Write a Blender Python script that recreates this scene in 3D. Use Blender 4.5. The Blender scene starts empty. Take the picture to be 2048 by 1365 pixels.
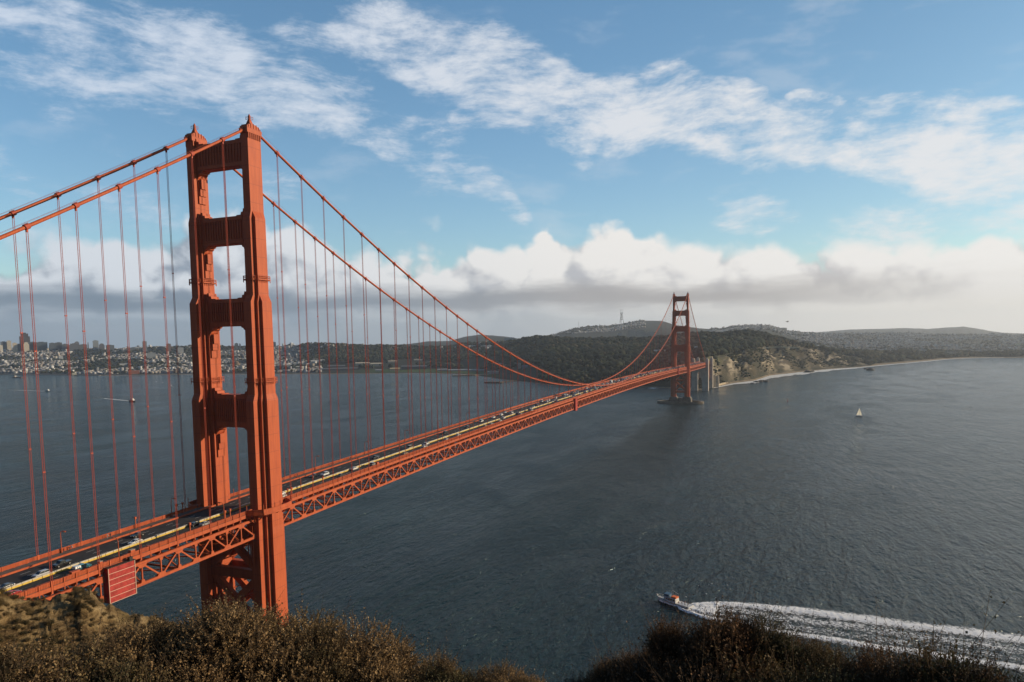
import bpy, math, random
import numpy as np
from math import radians, sin, cos, tan, pi, sqrt, atan2
from mathutils import Vector, Matrix, Euler
random.seed(7); rng = np.random.default_rng(7)
sc = bpy.context.scene
COL = sc.collection

# ---------------------------------------------------------------- camera
CX, CY, CZ = 206.49, -227.03, 139.81
YAW, PITCH, ROLL, FPX, PPX, PPY = -0.3951, -0.0848, -0.0171, 1436.87, 981.55, 798.7
_F = np.array([sin(YAW)*cos(PITCH), cos(YAW)*cos(PITCH), sin(PITCH)])
_R = np.array([cos(YAW), -sin(YAW), 0.0]); _U = np.cross(_R, _F)
_R2 = _R*cos(ROLL)+_U*sin(ROLL); _U2 = -_R*sin(ROLL)+_U*cos(ROLL)
cam = bpy.data.cameras.new('camera'); camo = bpy.data.objects.new('camera', cam); COL.objects.link(camo)
M = Matrix(((_R2[0], _U2[0], -_F[0], CX), (_R2[1], _U2[1], -_F[1], CY), (_R2[2], _U2[2], -_F[2], CZ), (0, 0, 0, 1)))
camo.matrix_world = M
cam.sensor_width = 36; cam.lens = FPX/2048*36
cam.shift_x = (1024-PPX)/2048; cam.shift_y = (PPY-682.5)/2048
cam.clip_start = 0.2; cam.clip_end = 60000
sc.camera = camo
sc.render.resolution_x = 1024; sc.render.resolution_y = 682
CAM = np.array([CX, CY, CZ])
HAZE_D = 4.0e-5
def ray(u, v): return _F+_R2*(u-PPX)/FPX-_U2*(v-PPY)/FPX
def ground(u, v, z=0.0):
    d = ray(u, v); return CAM+d*(z-CZ)/d[2]
def away(u, v, D):
    d = ray(u, v); return CAM+d*D/math.hypot(d[0], d[1])

# ---------------------------------------------------------------- sun, sky
SUN_AZ, SUN_EL = radians(58), radians(17)      # azimuth from +Y towards +X
sun = bpy.data.lights.new('sun', 'SUN'); sun.energy = 5.0; sun.angle = radians(0.5); sun.color = (1.0, 0.80, 0.56)
suno = bpy.data.objects.new('sun', sun); COL.objects.link(suno)
SD = Vector((sin(SUN_AZ)*cos(SUN_EL), cos(SUN_AZ)*cos(SUN_EL), sin(SUN_EL)))
suno.rotation_euler = SD.to_track_quat('Z', 'Y').to_euler()
sc.view_settings.view_transform = 'Standard'; sc.view_settings.look = 'None'
sc.view_settings.exposure = 0.0; sc.view_settings.gamma = 1.0
sc.render.engine = 'CYCLES'
sc.cycles.max_bounces = 5; sc.cycles.diffuse_bounces = 2; sc.cycles.glossy_bounces = 2
sc.cycles.transparent_max_bounces = 12; sc.cycles.volume_bounces = 1

class NT:
    """tiny node-tree helper"""
    def __init__(s, tree): s.t = tree; s.n = tree.nodes; s.l = tree.links
    def node(s, typ, **kw):
        n = s.n.new(typ)
        for k, v in kw.items(): setattr(n, k, v)
        return n
    def put(s, sock, v):
        if v is None: return
        if isinstance(v, bpy.types.NodeSocket): s.l.new(v, sock)
        else:
            if isinstance(v, (tuple, list)) and sock.type == 'RGBA' and len(v) == 3: v = (*v, 1)
            sock.default_value = v
    def m(s, op, a, b=None, c=None, clamp=False):
        n = s.node('ShaderNodeMath', operation=op, use_clamp=clamp)
        s.put(n.inputs[0], a); s.put(n.inputs[1], b); s.put(n.inputs[2], c); return n.outputs[0]
    def add(s, a, b): return s.m('ADD', a, b)
    def sub(s, a, b): return s.m('SUBTRACT', a, b)
    def mul(s, a, b): return s.m('MULTIPLY', a, b)
    def mx(s, a, b): return s.m('MAXIMUM', a, b)
    def smooth(s, x, lo, hi, a=0.0, b=1.0):
        n = s.node('ShaderNodeMapRange', interpolation_type='SMOOTHSTEP')
        s.put(n.inputs[0], x); s.put(n.inputs[1], lo); s.put(n.inputs[2], hi)
        s.put(n.inputs[3], a); s.put(n.inputs[4], b); return n.outputs[0]
    def lin(s, x, lo, hi, a=0.0, b=1.0):
        n = s.node('ShaderNodeMapRange'); s.put(n.inputs[0], x); s.put(n.inputs[1], lo); s.put(n.inputs[2], hi)
        s.put(n.inputs[3], a); s.put(n.inputs[4], b); return n.outputs[0]
    def mix(s, f, a, b, mode='MIX'):
        n = s.node('ShaderNodeMix', data_type='RGBA', blend_type=mode)
        s.put(n.inputs[0], f); s.put(n.inputs[6], a); s.put(n.inputs[7], b); return n.outputs[2]
    def xyz(s, x, y, z=0.0):
        n = s.node('ShaderNodeCombineXYZ'); s.put(n.inputs[0], x); s.put(n.inputs[1], y); s.put(n.inputs[2], z); return n.outputs[0]
    dim = '3D'
    def noise(s, vec, scale, detail=4, rough=0.55, dist=0.0, lac=2.0):
        n = s.node('ShaderNodeTexNoise', noise_dimensions=s.dim); s.put(n.inputs['Vector'], vec); s.put(n.inputs['Scale'], scale)
        n.inputs['Detail'].default_value = detail; n.inputs['Roughness'].default_value = rough
        n.inputs['Distortion'].default_value = dist; n.inputs['Lacunarity'].default_value = lac
        return n.outputs[0]
    def vor(s, vec, scale, detail=3, rough=0.5, feature='F1', smooth=None, rand=1.0):
        n = s.node('ShaderNodeTexVoronoi', feature=feature, voronoi_dimensions=s.dim); s.put(n.inputs['Vector'], vec); s.put(n.inputs['Scale'], scale)
        n.inputs['Detail'].default_value = detail; n.inputs['Roughness'].default_value = rough
        if smooth is not None: n.inputs['Smoothness'].default_value = smooth
        return n.outputs[0]
    def mapping(s, vec, rot=(0, 0, 0), scale=(1, 1, 1), loc=(0, 0, 0)):
        n = s.node('ShaderNodeMapping'); s.put(n.inputs[0], vec); n.inputs[1].default_value = loc
        n.inputs[2].default_value = rot; n.inputs[3].default_value = scale; return n.outputs[0]
    def ramp(s, f, stops, interp='LINEAR'):
        n = s.node('ShaderNodeValToRGB'); s.put(n.inputs[0], f); r = n.color_ramp; r.interpolation = interp
        while len(r.elements) > 1: r.elements.remove(r.elements[-1])
        r.elements[0].position = stops[0][0]; r.elements[0].color = (*stops[0][1], 1) if not isinstance(stops[0][1], (int, float)) else (stops[0][1],)*3+(1,)
        for p, c in stops[1:]:
            e = r.elements.new(p); e.color = (*c, 1) if not isinstance(c, (int, float)) else (c, c, c, 1)
        return n.outputs[0]

world = bpy.data.worlds.new('World'); sc.world = world; world.use_nodes = True
#WORLD
W = NT(world.node_tree); W.n.clear(); W.dim = '2D'
world.cycles.sampling_method = 'MANUAL'; world.cycles.sample_map_resolution = 256
sky = W.node('ShaderNodeTexSky', sky_type='NISHITA', sun_disc=False)
sky.sun_elevation = SUN_EL; sky.sun_rotation = SUN_AZ; sky.altitude = 0; sky.air_density = 1.0; sky.dust_density = 0.5; sky.ozone_density = 2.0
tc = W.node('ShaderNodeTexCoord')
sep = W.node('ShaderNodeSeparateXYZ'); W.l.new(tc.outputs['Generated'], sep.inputs[0])
dx, dy, dz = sep.outputs
# azimuth from the view towards the city (A) and elevation (E_), both in radians on the sky dome
H = -0.395
xr = W.sub(W.mul(dx, cos(H)), W.mul(dy, sin(H))); yr = W.add(W.mul(dx, sin(H)), W.mul(dy, cos(H)))
A = W.m('ARCTAN2', xr, yr); E_ = W.m('ARCSINE', dz)
AE = W.xyz(A, E_, 0)
col = W.mix(1.0, sky.outputs[0], W.mix(W.smooth(E_, 0.05, 0.55), (1.38, 1.60, 1.67), (1.22, 1.62, 1.72)), 'MULTIPLY')
col = W.mix(1.0, col, W.mix(W.smooth(A, -0.1, 0.65), (0.97, 0.97, 0.97), (0.80, 0.79, 0.76)), 'MULTIPLY')
def sky_ae(u, v):
    d = ray(u, v); d = d/np.linalg.norm(d)
    x = d[0]*cos(H)-d[1]*sin(H); y = d[0]*sin(H)+d[1]*cos(H)
    return atan2(x, y), math.asin(d[2])
def warped(amount, scale, detail=3):
    w = W.node('ShaderNodeTexNoise', noise_dimensions='2D'); W.put(w.inputs['Vector'], AE); w.inputs['Scale'].default_value = scale; w.inputs['Detail'].default_value = detail
    a = W.node('ShaderNodeVectorMath', operation='SUBTRACT'); W.l.new(w.outputs[1], a.inputs[0]); a.inputs[1].default_value = (0.5, 0.5, 0.5)
    b = W.node('ShaderNodeVectorMath', operation='SCALE'); W.l.new(a.outputs[0], b.inputs[0]); b.inputs['Scale'].default_value = amount
    c = W.node('ShaderNodeVectorMath', operation='ADD'); W.l.new(AE, c.inputs[0]); W.l.new(b.outputs[0], c.inputs[1]); return c.outputs[0]
WAE = warped(0.10, 5.0)
FAE = warped(0.045, 4.0, 2)
# --- high cirrus: fibrous veils gathered in a few long bands
fib = W.noise(W.mapping(FAE, rot=(0, 0, radians(17)), scale=(1, 3.0, 1)), 6.0, 6, 0.60)
fib2 = W.noise(W.mapping(FAE, rot=(0, 0, radians(14)), scale=(1, 3.6, 1), loc=(3, 1, 0)), 22.0, 5, 0.70)
fibre = W.add(W.mul(fib, 0.66), W.mul(fib2, 0.34))
bands = [  # (u0,v0,u1,v1,half width px,strength)
 (-80, 40, 330, 130, 80, .62), (200, 90, 520, 180, 66, .58), (-60, 165, 260, 200, 30, .42), (430, 130, 840, 300, 58, .74), (60, 10, 600, 110, 60, .58), (610, 40, 760, 110, 32, .62),
 (780, 60, 1040, 175, 62, 1.0), (840, 90, 1480, 290, 58, 1.05), (1230, 200, 2100, 390, 50, 1.05), (1340, 145, 1500, 190, 26, .75), (950, 240, 1140, 295, 22, .66), (1440, 290, 1590, 350, 18, .8),
 (1640, 200, 1705, 205, 12, .72), (1830, 225, 2100, 265, 26, .74), (1790, 280, 1930, 300, 16, .62), (960, 370, 1010, 420, 24, .5), (300, 175, 420, 195, 16, .5), (230, 250, 360, 262, 15, .42),
 (120, 325, 230, 332, 13, .40), (1440, 450, 2100, 478, 32, .66), (1670, 380, 1700, 384, 9, .55), (0, 225, 120, 245, 11, .36), (-20, 350, 380, 470, 40, .34), (560, 390, 800, 430, 24, .34)]
WS = W.node('ShaderNodeSeparateXYZ'); W.l.new(WAE, WS.inputs[0]); wa, we = WS.outputs[0], WS.outputs[1]
tot = None
for (u0, v0, u1, v1, hw, st) in bands:
    a0, e0 = sky_ae(u0, v0); a1, e1 = sky_ae(u1, v1); L = math.hypot(a1-a0, e1-e0); tx, ty = (a1-a0)/L, (e1-e0)/L; w = hw/FPX
    px = W.sub(wa, (a0+a1)/2); py = W.sub(we, (e0+e1)/2)
    s_ = W.m('ABSOLUTE', W.add(W.mul(px, tx), W.mul(py, ty))); t_ = W.sub(W.mul(py, tx), W.mul(px, ty))
    s_ = W.mul(W.mx(W.sub(s_, L/2), 0.0), 0.55)
    d2 = W.add(W.mul(s_, s_), W.mul(t_, t_))
    g = W.mul(W.m('EXPONENT', W.mul(W.mul(d2, d2), -0.45/(w**4))), st)
    tot = g if tot is None else W.mx(W.add(tot, W.mul(g, 0.25)), W.add(g, W.mul(tot, 0.25)))
tot = W.m('MINIMUM', tot, 1.05)
lump = W.noise(W.mapping(FAE, rot=(0, 0, radians(18)), scale=(1, 1.8, 1), loc=(5, 5, 0)), 9.0, 5, 0.6)
cir = W.smooth(W.add(W.add(W.mul(tot, 0.66), W.mul(W.sub(fibre, 0.5), 2.5)), W.mul(W.sub(lump, 0.5), 1.15)), 0.18, 1.04)
cir = W.mul(cir, W.smooth(tot, 0.02, 0.40))
wisps = W.mul(W.smooth(fib, 0.50, 0.75), W.mul(W.smooth(E_, .05, .16), 0.22))
cir = W.mx(cir, wisps)
col = W.mix(W.mul(cir, 0.90), col, W.mix(W.smooth(A, -0.6, 0.5), (6.4, 7.2, 8.4), (8.2, 8.2, 8.3)))
# --- cumulus bank low over the city
WB = warped(0.022, 22.0, 4)
def billow(vec):
    v1 = W.vor(vec, 10.0, 3.0, 0.46, 'F1')
    return W.sub(1.0, W.mul(v1, v1))
SC = (1.0, 1.12, 1)
h0 = billow(W.mapping(WB, scale=SC)); h1 = billow(W.mapping(WB, scale=SC, loc=(0.020, 0.024, 0)))
soft = W.noise(W.mapping(WB, scale=(1, 1.6, 1), loc=(1, 4, 0)), 12.0, 6, 0.58)
def curve_of(pts, lo, hi):
    n = W.ramp(W.lin(A, -0.75, 0.75), [((sky_ae(u, v)[0]+0.75)/1.5, (sky_ae(u, v)[1]-lo)/(hi-lo)) for u, v in pts], 'EASE')
    return W.lin(n, 0, 1, lo, hi)
top = curve_of([(-40, 455), (100, 440), (200, 418), (300, 392), (440, 390), (560, 405), (640, 450), (700, 490), (780, 472), (850, 448), (930, 452), (1000, 490), (1045, 450), (1108, 368), (1160, 432), (1225, 396), (1300, 424), (1345, 476), (1420, 478), (1560, 474), (1700, 480), (1850, 486), (1920, 476), (1990, 462), (2090, 450)], 0.0, 0.3)
hh = W.add(W.mul(W.sub(h0, 0.80), W.lin(A, 0.18, 0.30, 0.060, 0.030)), W.mul(W.sub(soft, 0.5), 0.012))
dep = W.add(W.sub(top, E_), hh)
cum = W.smooth(dep, -0.006, W.lin(A, -.6, .6, .034, .012))
relief = W.mul(W.mul(W.sub(h0, h1), 2.0), W.smooth(dep, 0.16, 0.05, 0.35, 1.0))
big = W.noise(W.mapping(WAE, scale=(1, 1.9, 1), loc=(7, 2.3, 0)), 6.0, 5, 0.58)
big2 = W.noise(W.mapping(WAE, scale=(1, 1.9, 1), loc=(7.02, 2.325, 0)), 6.0, 5, 0.58)
lit = W.sub(1.0, W.mul(W.smooth(dep, 0.0, 0.15), 0.42))
lit = W.add(lit, relief)
lit = W.add(lit, W.mul(W.sub(big, big2), 2.6))
lit = W.add(lit, W.mul(W.sub(big, 0.46), 0.55))
lit = W.add(lit, W.mul(W.smooth(A, -0.30, 0.55), 0.20))
lit = W.smooth(lit, -0.30, 1.18)
cc = W.mix(lit, W.mix(W.smooth(A, -0.45, 0.45), (2.9, 3.5, 4.3), (5.9, 5.8, 5.9)), W.mix(W.smooth(A, -0.5, 0.2), (7.0, 7.5, 8.1), (8.8, 8.6, 8.3)))
# flat dark base and pale strip under it
wob = W.mul(W.sub(W.noise(W.mapping(AE, scale=(1, 6, 1)), 5.0, 5, 0.6), 0.5), 0.034)
Ew = W.add(E_, wob)
base = W.mul(W.smooth(Ew, 0.028, 0.046), W.smooth(Ew, 0.078, 0.052))
cc = W.mix(W.mul(base, W.lin(A, 0.33, 0.60, 0.92, 0.10)), cc, W.mix(W.smooth(A, -0.4, 0.40), (1.9, 2.55, 3.3), (3.7, 3.5, 3.45)))
low = W.smooth(Ew, 0.050, 0.022)
cc = W.mix(W.mul(low, 0.85), cc, W.mix(W.smooth(A, -0.35, 0.55), (2.7, 3.6, 4.5), (7.4, 7.1, 6.6)))
cc = W.mix(W.mul(W.smooth(A, 0.20, 0.55), W.mul(W.smooth(Ew, 0.085, 0.0), 0.8)), cc, (7.9, 7.55, 7.0))
cc = W.mix(W.mul(W.mul(W.smooth(A, 0.0, 0.15), W.smooth(A, 0.65, 0.3)), W.mul(base, .5)), cc, (4.3, 4.1, 4.0))
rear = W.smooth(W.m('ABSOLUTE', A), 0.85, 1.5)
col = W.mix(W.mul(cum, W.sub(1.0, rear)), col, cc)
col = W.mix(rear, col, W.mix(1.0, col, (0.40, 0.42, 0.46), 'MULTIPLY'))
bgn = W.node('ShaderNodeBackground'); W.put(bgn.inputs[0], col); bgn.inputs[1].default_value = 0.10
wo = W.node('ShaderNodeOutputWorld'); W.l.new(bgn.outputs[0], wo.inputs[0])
#ENDWORLD

# ---------------------------------------------------------------- helpers
def put_tags(o, label=None, cat=None, group=None, kind=None):
    if label: o['label'] = label
    if cat: o['category'] = cat
    if group: o['group'] = group
    if kind: o['kind'] = kind
    return o
def empty(name, loc=(0, 0, 0), rz=0.0, parent=None):
    o = bpy.data.objects.new(name, None); COL.objects.link(o); o.location = loc; o.rotation_euler = (0, 0, rz)
    o.empty_display_size = 0.5
    if parent: o.parent = parent
    return o
def link_mesh(name, me, mat=None, parent=None, smooth=False):
    o = bpy.data.objects.new(name, me); COL.objects.link(o)
    if mat is not None:
        for mm in (mat if isinstance(mat, (list, tuple)) else [mat]): me.materials.append(mm)
    if parent: o.parent = parent
    if smooth: me.polygons.foreach_set('use_smooth', [True]*len(me.polygons))
    return o
def np_mesh(name, V, Fq, n=4):
    """mesh from numpy vertices and a numpy array of n-gon faces"""
    V = np.asarray(V, dtype=np.float32); Fq = np.asarray(Fq, dtype=np.int32)
    me = bpy.data.meshes.new(name); me.vertices.add(len(V)); me.vertices.foreach_set('co', V.ravel())
    me.loops.add(Fq.size); me.loops.foreach_set('vertex_index', Fq.ravel())
    me.polygons.add(len(Fq)); me.polygons.foreach_set('loop_start', np.arange(0, Fq.size, n, dtype=np.int32))
    me.polygons.foreach_set('loop_total', np.full(len(Fq), n, dtype=np.int32)); me.update(calc_edges=True); return me
class MB:
    def __init__(s): s.v = []; s.f = []; s.mi = []
    def addv(s, vs, fs, mi=0):
        b = len(s.v); s.v.extend([tuple(p) for p in vs]); s.f.extend([tuple(i+b for i in f) for f in fs]); s.mi.extend([mi]*len(fs)); return s
    def hexa(s, p, mi=0):  # 8 pts: bottom 4 ccw, top 4 ccw
        return s.addv(p, [(3, 2, 1, 0), (4, 5, 6, 7), (0, 1, 5, 4), (1, 2, 6, 5), (2, 3, 7, 6), (3, 0, 4, 7)], mi)
    def box(s, x0, x1, y0, y1, z0, z1, mi=0):
        return s.hexa([(x0, y0, z0), (x1, y0, z0), (x1, y1, z0), (x0, y1, z0), (x0, y0, z1), (x1, y0, z1), (x1, y1, z1), (x0, y1, z1)], mi)
    def frus(s, cx, cy, a0, b0, z0, a1, b1, z1, mi=0):
        return s.hexa([(cx-a0, cy-b0, z0), (cx+a0, cy-b0, z0), (cx+a0, cy+b0, z0), (cx-a0, cy+b0, z0), (cx-a1, cy-b1, z1), (cx+a1, cy-b1, z1), (cx+a1, cy+b1, z1), (cx-a1, cy+b1, z1)], mi)
    def beam(s, p, q, w, h=None, mi=0, up=(0, 0, 1)):
        h = w if h is None else h
        p = Vector(p); q = Vector(q); d = (q-p).normalized(); u = Vector(up)
        if abs(d.dot(u)) > 0.98: u = Vector((1, 0, 0))
        r = d.cross(u).normalized()*(w/2); u = r.cross(d).normalized()*(h/2)
        return s.hexa([p-r-u, p+r-u, q+r-u, q-r-u, p-r+u, p+r+u, q+r+u, q-r+u], mi)
    def tube(s, pts, rad, n=8, mi=0, cap=True):
        pts = [Vector(p) for p in pts]; R = rad if isinstance(rad, (list, tuple)) else [rad]*len(pts); b = len(s.v)
        ref = Vector((0, 0, 1))
        if abs((pts[-1]-pts[0]).normalized().dot(ref)) > 0.9: ref = Vector((1, 0, 0))
        for i, p in enumerate(pts):
            t = (pts[min(i+1, len(pts)-1)]-pts[max(i-1, 0)]).normalized(); a = t.cross(ref).normalized(); c = a.cross(t)
            for k in range(n): s.v.append(tuple(p+(a*cos(2*pi*k/n)+c*sin(2*pi*k/n))*R[i]))
        for i in range(len(pts)-1):
            for k in range(n):
                s.f.append((b+i*n+k, b+i*n+(k+1) % n, b+(i+1)*n+(k+1) % n, b+(i+1)*n+k)); s.mi.append(mi)
        if cap:
            s.f.append(tuple(b+k for k in range(n))[::-1]); s.f.append(tuple(b+(len(pts)-1)*n+k for k in range(n))); s.mi += [mi, mi]
        return s
    def prism(s, poly, f0, f1, mi=0):   # poly list of 2d points; f0,f1 map (a,b)->3d
        n = len(poly); b = len(s.v); s.v += [tuple(f0(*p)) for p in poly]+[tuple(f1(*p)) for p in poly]
        s.f.append(tuple(b+i for i in range(n))[::-1]); s.f.append(tuple(b+n+i for i in range(n))); s.mi += [mi, mi]
        for i in range(n): s.f.append((b+i, b+(i+1) % n, b+n+(i+1) % n, b+n+i)); s.mi.append(mi)
        return s
    def build(s, name, mat=None, parent=None, smooth=False, rec=False):
        me = bpy.data.meshes.new(name); me.from_pydata(s.v, [], s.f); me.update()
        if len(set(s.mi)) > 1: me.polygons.foreach_set('material_index', s.mi)
        if rec:
            import bmesh
            bm = bmesh.new(); bm.from_mesh(me); bmesh.ops.recalc_face_normals(bm, faces=bm.faces); bm.to_mesh(me); bm.free()
        return link_mesh(name, me, mat, parent, smooth)
def copy_tree(o, parent=None):
    c = o.copy(); COL.objects.link(c); c.parent = parent
    for ch in list(o.children): copy_tree(ch, c)
    return c

# ---------------------------------------------------------------- materials
def pbr(name, color, rough=0.6, spec=0.5, var=0.0, vscale=1.0, metal=0.0, coat=0.0, bump=0.0, bscale=5.0, vcol2=None):
    m = bpy.data.materials.new(name); m.use_nodes = True; t = NT(m.node_tree); b = t.n['Principled BSDF']
    b.inputs['Roughness'].default_value = rough; b.inputs['Specular IOR Level'].default_value = spec; b.inputs['Metallic'].default_value = metal
    b.inputs['Coat Weight'].default_value = coat
    tc = t.node('ShaderNodeTexCoord')
    if var > 0 or vcol2:
        n = t.noise(tc.outputs['Object'], vscale, 5, 0.62)
        c2 = vcol2 or tuple(c*(1-var) for c in color)
        t.put(b.inputs['Base Color'], t.mix(t.smooth(n, 0.35, 0.68), color, c2))
    else: b.inputs['Base Color'].default_value = (*color, 1)
    if bump > 0:
        n2 = t.noise(tc.outputs['Object'], bscale, 5, 0.6); bp = t.node('ShaderNodeBump'); bp.inputs['Strength'].default_value = 1.0
        bp.inputs['Distance'].default_value = bump; t.put(bp.inputs['Height'], n2); t.put(b.inputs['Normal'], bp.outputs[0])
    return m
def mat_orange():
    m = bpy.data.materials.new('orange_paint'); m.use_nodes = True; t = NT(m.node_tree); b = t.n['Principled BSDF']
    g = t.node('ShaderNodeNewGeometry').outputs['Position']
    n = t.noise(t.mapping(g, scale=(1, 1, 0.16)), 0.55, 6, 0.66); n2 = t.noise(g, 0.06, 3, 0.5)
    c = t.mix(t.smooth(n, 0.35, 0.75), (0.47, 0.098, 0.029), (0.36, 0.068, 0.024))
    c = t.mix(t.mul(t.smooth(n2, 0.45, 0.7), 0.35), c, (0.50, 0.108, 0.036))
    s = t.node('ShaderNodeSeparateXYZ'); t.put(s.inputs[0], g)
    # plate seams every ~7 m of height and ~1.07 m across: narrow darker lines of the riveted cells
    def seam(x, per, w): 
        f = t.m('FRACT', t.m('DIVIDE', x, per)); return t.m('GREATER_THAN', t.m('ABSOLUTE', t.sub(f, 0.5)), 0.5-w/per/2)
    sm = t.mx(seam(s.outputs[2], 6.9, 0.20), t.mul(seam(s.outputs[1], 1.07, 0.10), 0.55))
    st = t.noise(t.mapping(g, scale=(1.6, 1.6, .05)), 1.0, 5, .7); c = t.mix(t.mul(t.smooth(st, .52, .72), .42), c, (0.24, 0.045, 0.022)); c = t.mix(t.mul(t.smooth(st, .46, .32), .30), c, (0.56, 0.15, 0.065))
    c = t.mix(t.mul(sm, 0.50), c, (0.18, 0.032, 0.02))
    t.put(b.inputs['Base Color'], c); b.inputs['Roughness'].default_value = 0.62; b.inputs['Specular IOR Level'].default_value = 0.3
    return m
def mat_leaf(name, c1, c2, c3):
    m = bpy.data.materials.new(name); m.use_nodes = True; t = NT(m.node_tree); b = t.n['Principled BSDF']; a = t.node('ShaderNodeAttribute'); a.attribute_name = 'cover'
    g = t.node('ShaderNodeNewGeometry').outputs['Position']; n = t.noise(g, 1.6, 3, .6)
    s = t.node('ShaderNodeSeparateColor'); t.put(s.inputs[0], a.outputs[0])
    c = t.mix(s.outputs[0], c1, c2); c = t.mix(t.smooth(n, .45, .65), c, c3); oi = t.node('ShaderNodeObjectInfo'); c = t.mix(t.mul(t.smooth(oi.outputs['Random'], .45, 1.0), .55 if name.endswith('leaf') else 0.0), c, (.075, .080, .030)); t.put(b.inputs['Base Color'], c); b.inputs['Roughness'].default_value = .7; b.inputs['Specular IOR Level'].default_value = .25
    tr = t.node('ShaderNodeBsdfTranslucent'); t.put(tr.inputs[0], c); ms = t.node('ShaderNodeMixShader'); ms.inputs[0].default_value = .22; t.l.new(b.outputs[0], ms.inputs[1]); t.l.new(tr.outputs[0], ms.inputs[2])
    t.l.new(ms.outputs[0], t.n['Material Output'].inputs[0]); return m
ORANGE = mat_orange()
ORANGE_ROPE = pbr('orange_rope', (0.42, 0.075, 0.04), 0.6, 0.3)
CONC = pbr('concrete', (0.20, 0.175, 0.14), 0.85, 0.2, 0.45, 0.12, bump=0.15, bscale=0.8)
CONC_L = pbr('pale_concrete', (0.58, 0.53, 0.45), 0.85, 0.2, 0.25, 0.1)
ASPH = pbr('asphalt', (0.040, 0.038, 0.037), 0.9, 0.3, 0.35, 0.35)
WALK = pbr('sidewalk_concrete', (0.16, 0.13, 0.11), 0.9, 0.2, 0.3, 0.8)
WHITE = pbr('white_paint', (0.72, 0.71, 0.67), 0.5, 0.4, 0.12, 3)
YELLOW = pbr('yellow_plastic', (0.62, 0.42, 0.05), 0.6, 0.3, 0.25, 2)
DARKST = pbr('dark_steel', (0.03, 0.027, 0.025), 0.6, 0.3)
GLASS = pbr('dark_glass', (0.012, 0.015, 0.018), 0.08, 0.6)
RUBBER = pbr('tyre_rubber', (0.015, 0.015, 0.015), 0.8, 0.2)
GREENTARP = pbr('grey_tarp', (0.32, 0.30, 0.27), 0.8, 0.1, 0.2, 2)

# ---------------------------------------------------------------- bridge
SPAN, HALF = 1280.16, 13.7
def LV(y):
    if y < 0: return 74.1+0.024*y
    if y <= SPAN: return 74.1+6.76*(1-((y-SPAN/2)/(SPAN/2))**2)
    return 74.1-0.012*(y-SPAN)
def ZC(y):
    zl, zt = 82.7, 222.3
    if 0 <= y <= SPAN: return zl+(zt-zl)*((y-SPAN/2)/(SPAN/2))**2
    if y < 0: t = -y/343.; return zt+(54.0-zt)*t-4*6.66*t*(1-t)
    t = (y-SPAN)/343.; return zt+(75.5-zt)*t-4*6.0*t*(1-t)
bridge = empty('suspension_bridge', (0, 0, 0))
put_tags(bridge, 'huge orange suspension bridge crossing the strait with two tall towers and heavy traffic', 'bridge')

SECT = [  # z0, z1, [(hx,hy) long thin core, middle, broad centre]
    (13.0, 66.5, [(2.05, 7.7), (3.5, 4.65), (5.15, 3.2)]),
    (66.5, 119.5, [(1.9, 7.4), (3.3, 4.4), (4.9, 3.0)]),
    (119.5, 158.0, [(1.72, 6.1), (2.9, 3.6), (4.15, 2.4)]),
    (158.0, 190.0, [(1.68, 4.5), (2.95, 2.9)]),
    (190.0, 219.2, [(1.65, 3.7)])]
def leg_mesh(cx):
    m = MB()
    for i, (z0, z1, pr) in enumerate(SECT):
        nxt = SECT[i+1][2] if i+1 < len(SECT) else None
        for k, (a, b) in enumerate(pr):
            bev = 2.6 if nxt else 0
            m.frus(cx, 0, a, b, z0, a*0.985, b*0.985, z1-bev)
            if nxt:
                a1, b1 = (nxt[k] if k < len(nxt) else (nxt[-1][0]-0.05, nxt[-1][1]-0.05)); 
                if k >= len(nxt): a1, b1 = min(a1, a*.98), min(b1, b*0.98)
                m.frus(cx, 0, a*0.985, b*0.985, z1-bev, a1-0.02, b1-0.02, z1)
    # parapet with dentils
    m.frus(cx, 0, 1.95, 4.0, 219.2, 2.0, 4.1, 221.0)
    for k in range(7):
        y = -3.3+k*1.1
        for s in (-1, 1): m.box(cx+s*1.66-0.12*(s < 0), cx+s*1.66+0.3*(s > 0)+0.0*(s < 0), y-0.2, y+0.2, 217.2, 219.15) if s > 0 else m.box(cx-1.95, cx-1.63, y-0.2, y+0.2, 217.2, 219.15)
    return m
def strut_mesh(zb, zt, xin, yh=2.1, rise=2.6, arch=2.6):
    """portal strut: xin = inner face of the legs under it"""
    m = MB(); half = [(0, zb)]
    X = xin+0.3
    half += [(X-arch*1.45, zb), (X-arch*1.2, zb-0.15), (X-arch*1.2, zb-0.55), (X-arch*0.85, zb-0.75), (X-arch*0.8, zb-1.25), (X-arch*0.5, zb-1.7), (X-arch*0.42, zb-2.5), (X-arch*0.25, zb-3.1), (X-arch*0.2, zb-4.3), (X, zb-4.6)]
    half += [(X, zt+rise), (X-0.9, zt+rise), (X-1.1, zt+rise*0.55), (X-2.0, zt+rise*0.5), (X-2.2, zt+0.35), (X-4.2, zt+0.3), (X-4.4, zt), (0, zt)]
    poly = half+[(-a, b) for a, b in half[::-1] if a > 0]
    m.prism(poly, lambda a, b: (a, -yh, b), lambda a, b: (a, yh, b))
    h = zt-zb; W_ = X-1.2
    for s in (-1, 1):
        m.box(-W_, W_, s*yh-(0 if s > 0 else 0.22), s*yh+(0.22 if s > 0 else 0), zt-h*0.14, zt-0.1)
        m.box(-W_, W_, s*yh-(0 if s > 0 else 0.22), s*yh+(0.22 if s > 0 else 0), zb+0.2, zb+h*0.16)
        n = 15
        for k in range(n):
            x = -W_+1+(2*W_-2)*k/(n-1)
            m.box(x-0.22, x+0.22, s*yh-(0 if s > 0 else 0.32), s*yh+(0.32 if s > 0 else 0), zb+h*0.17, zt-h*0.15)
    return m
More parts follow.
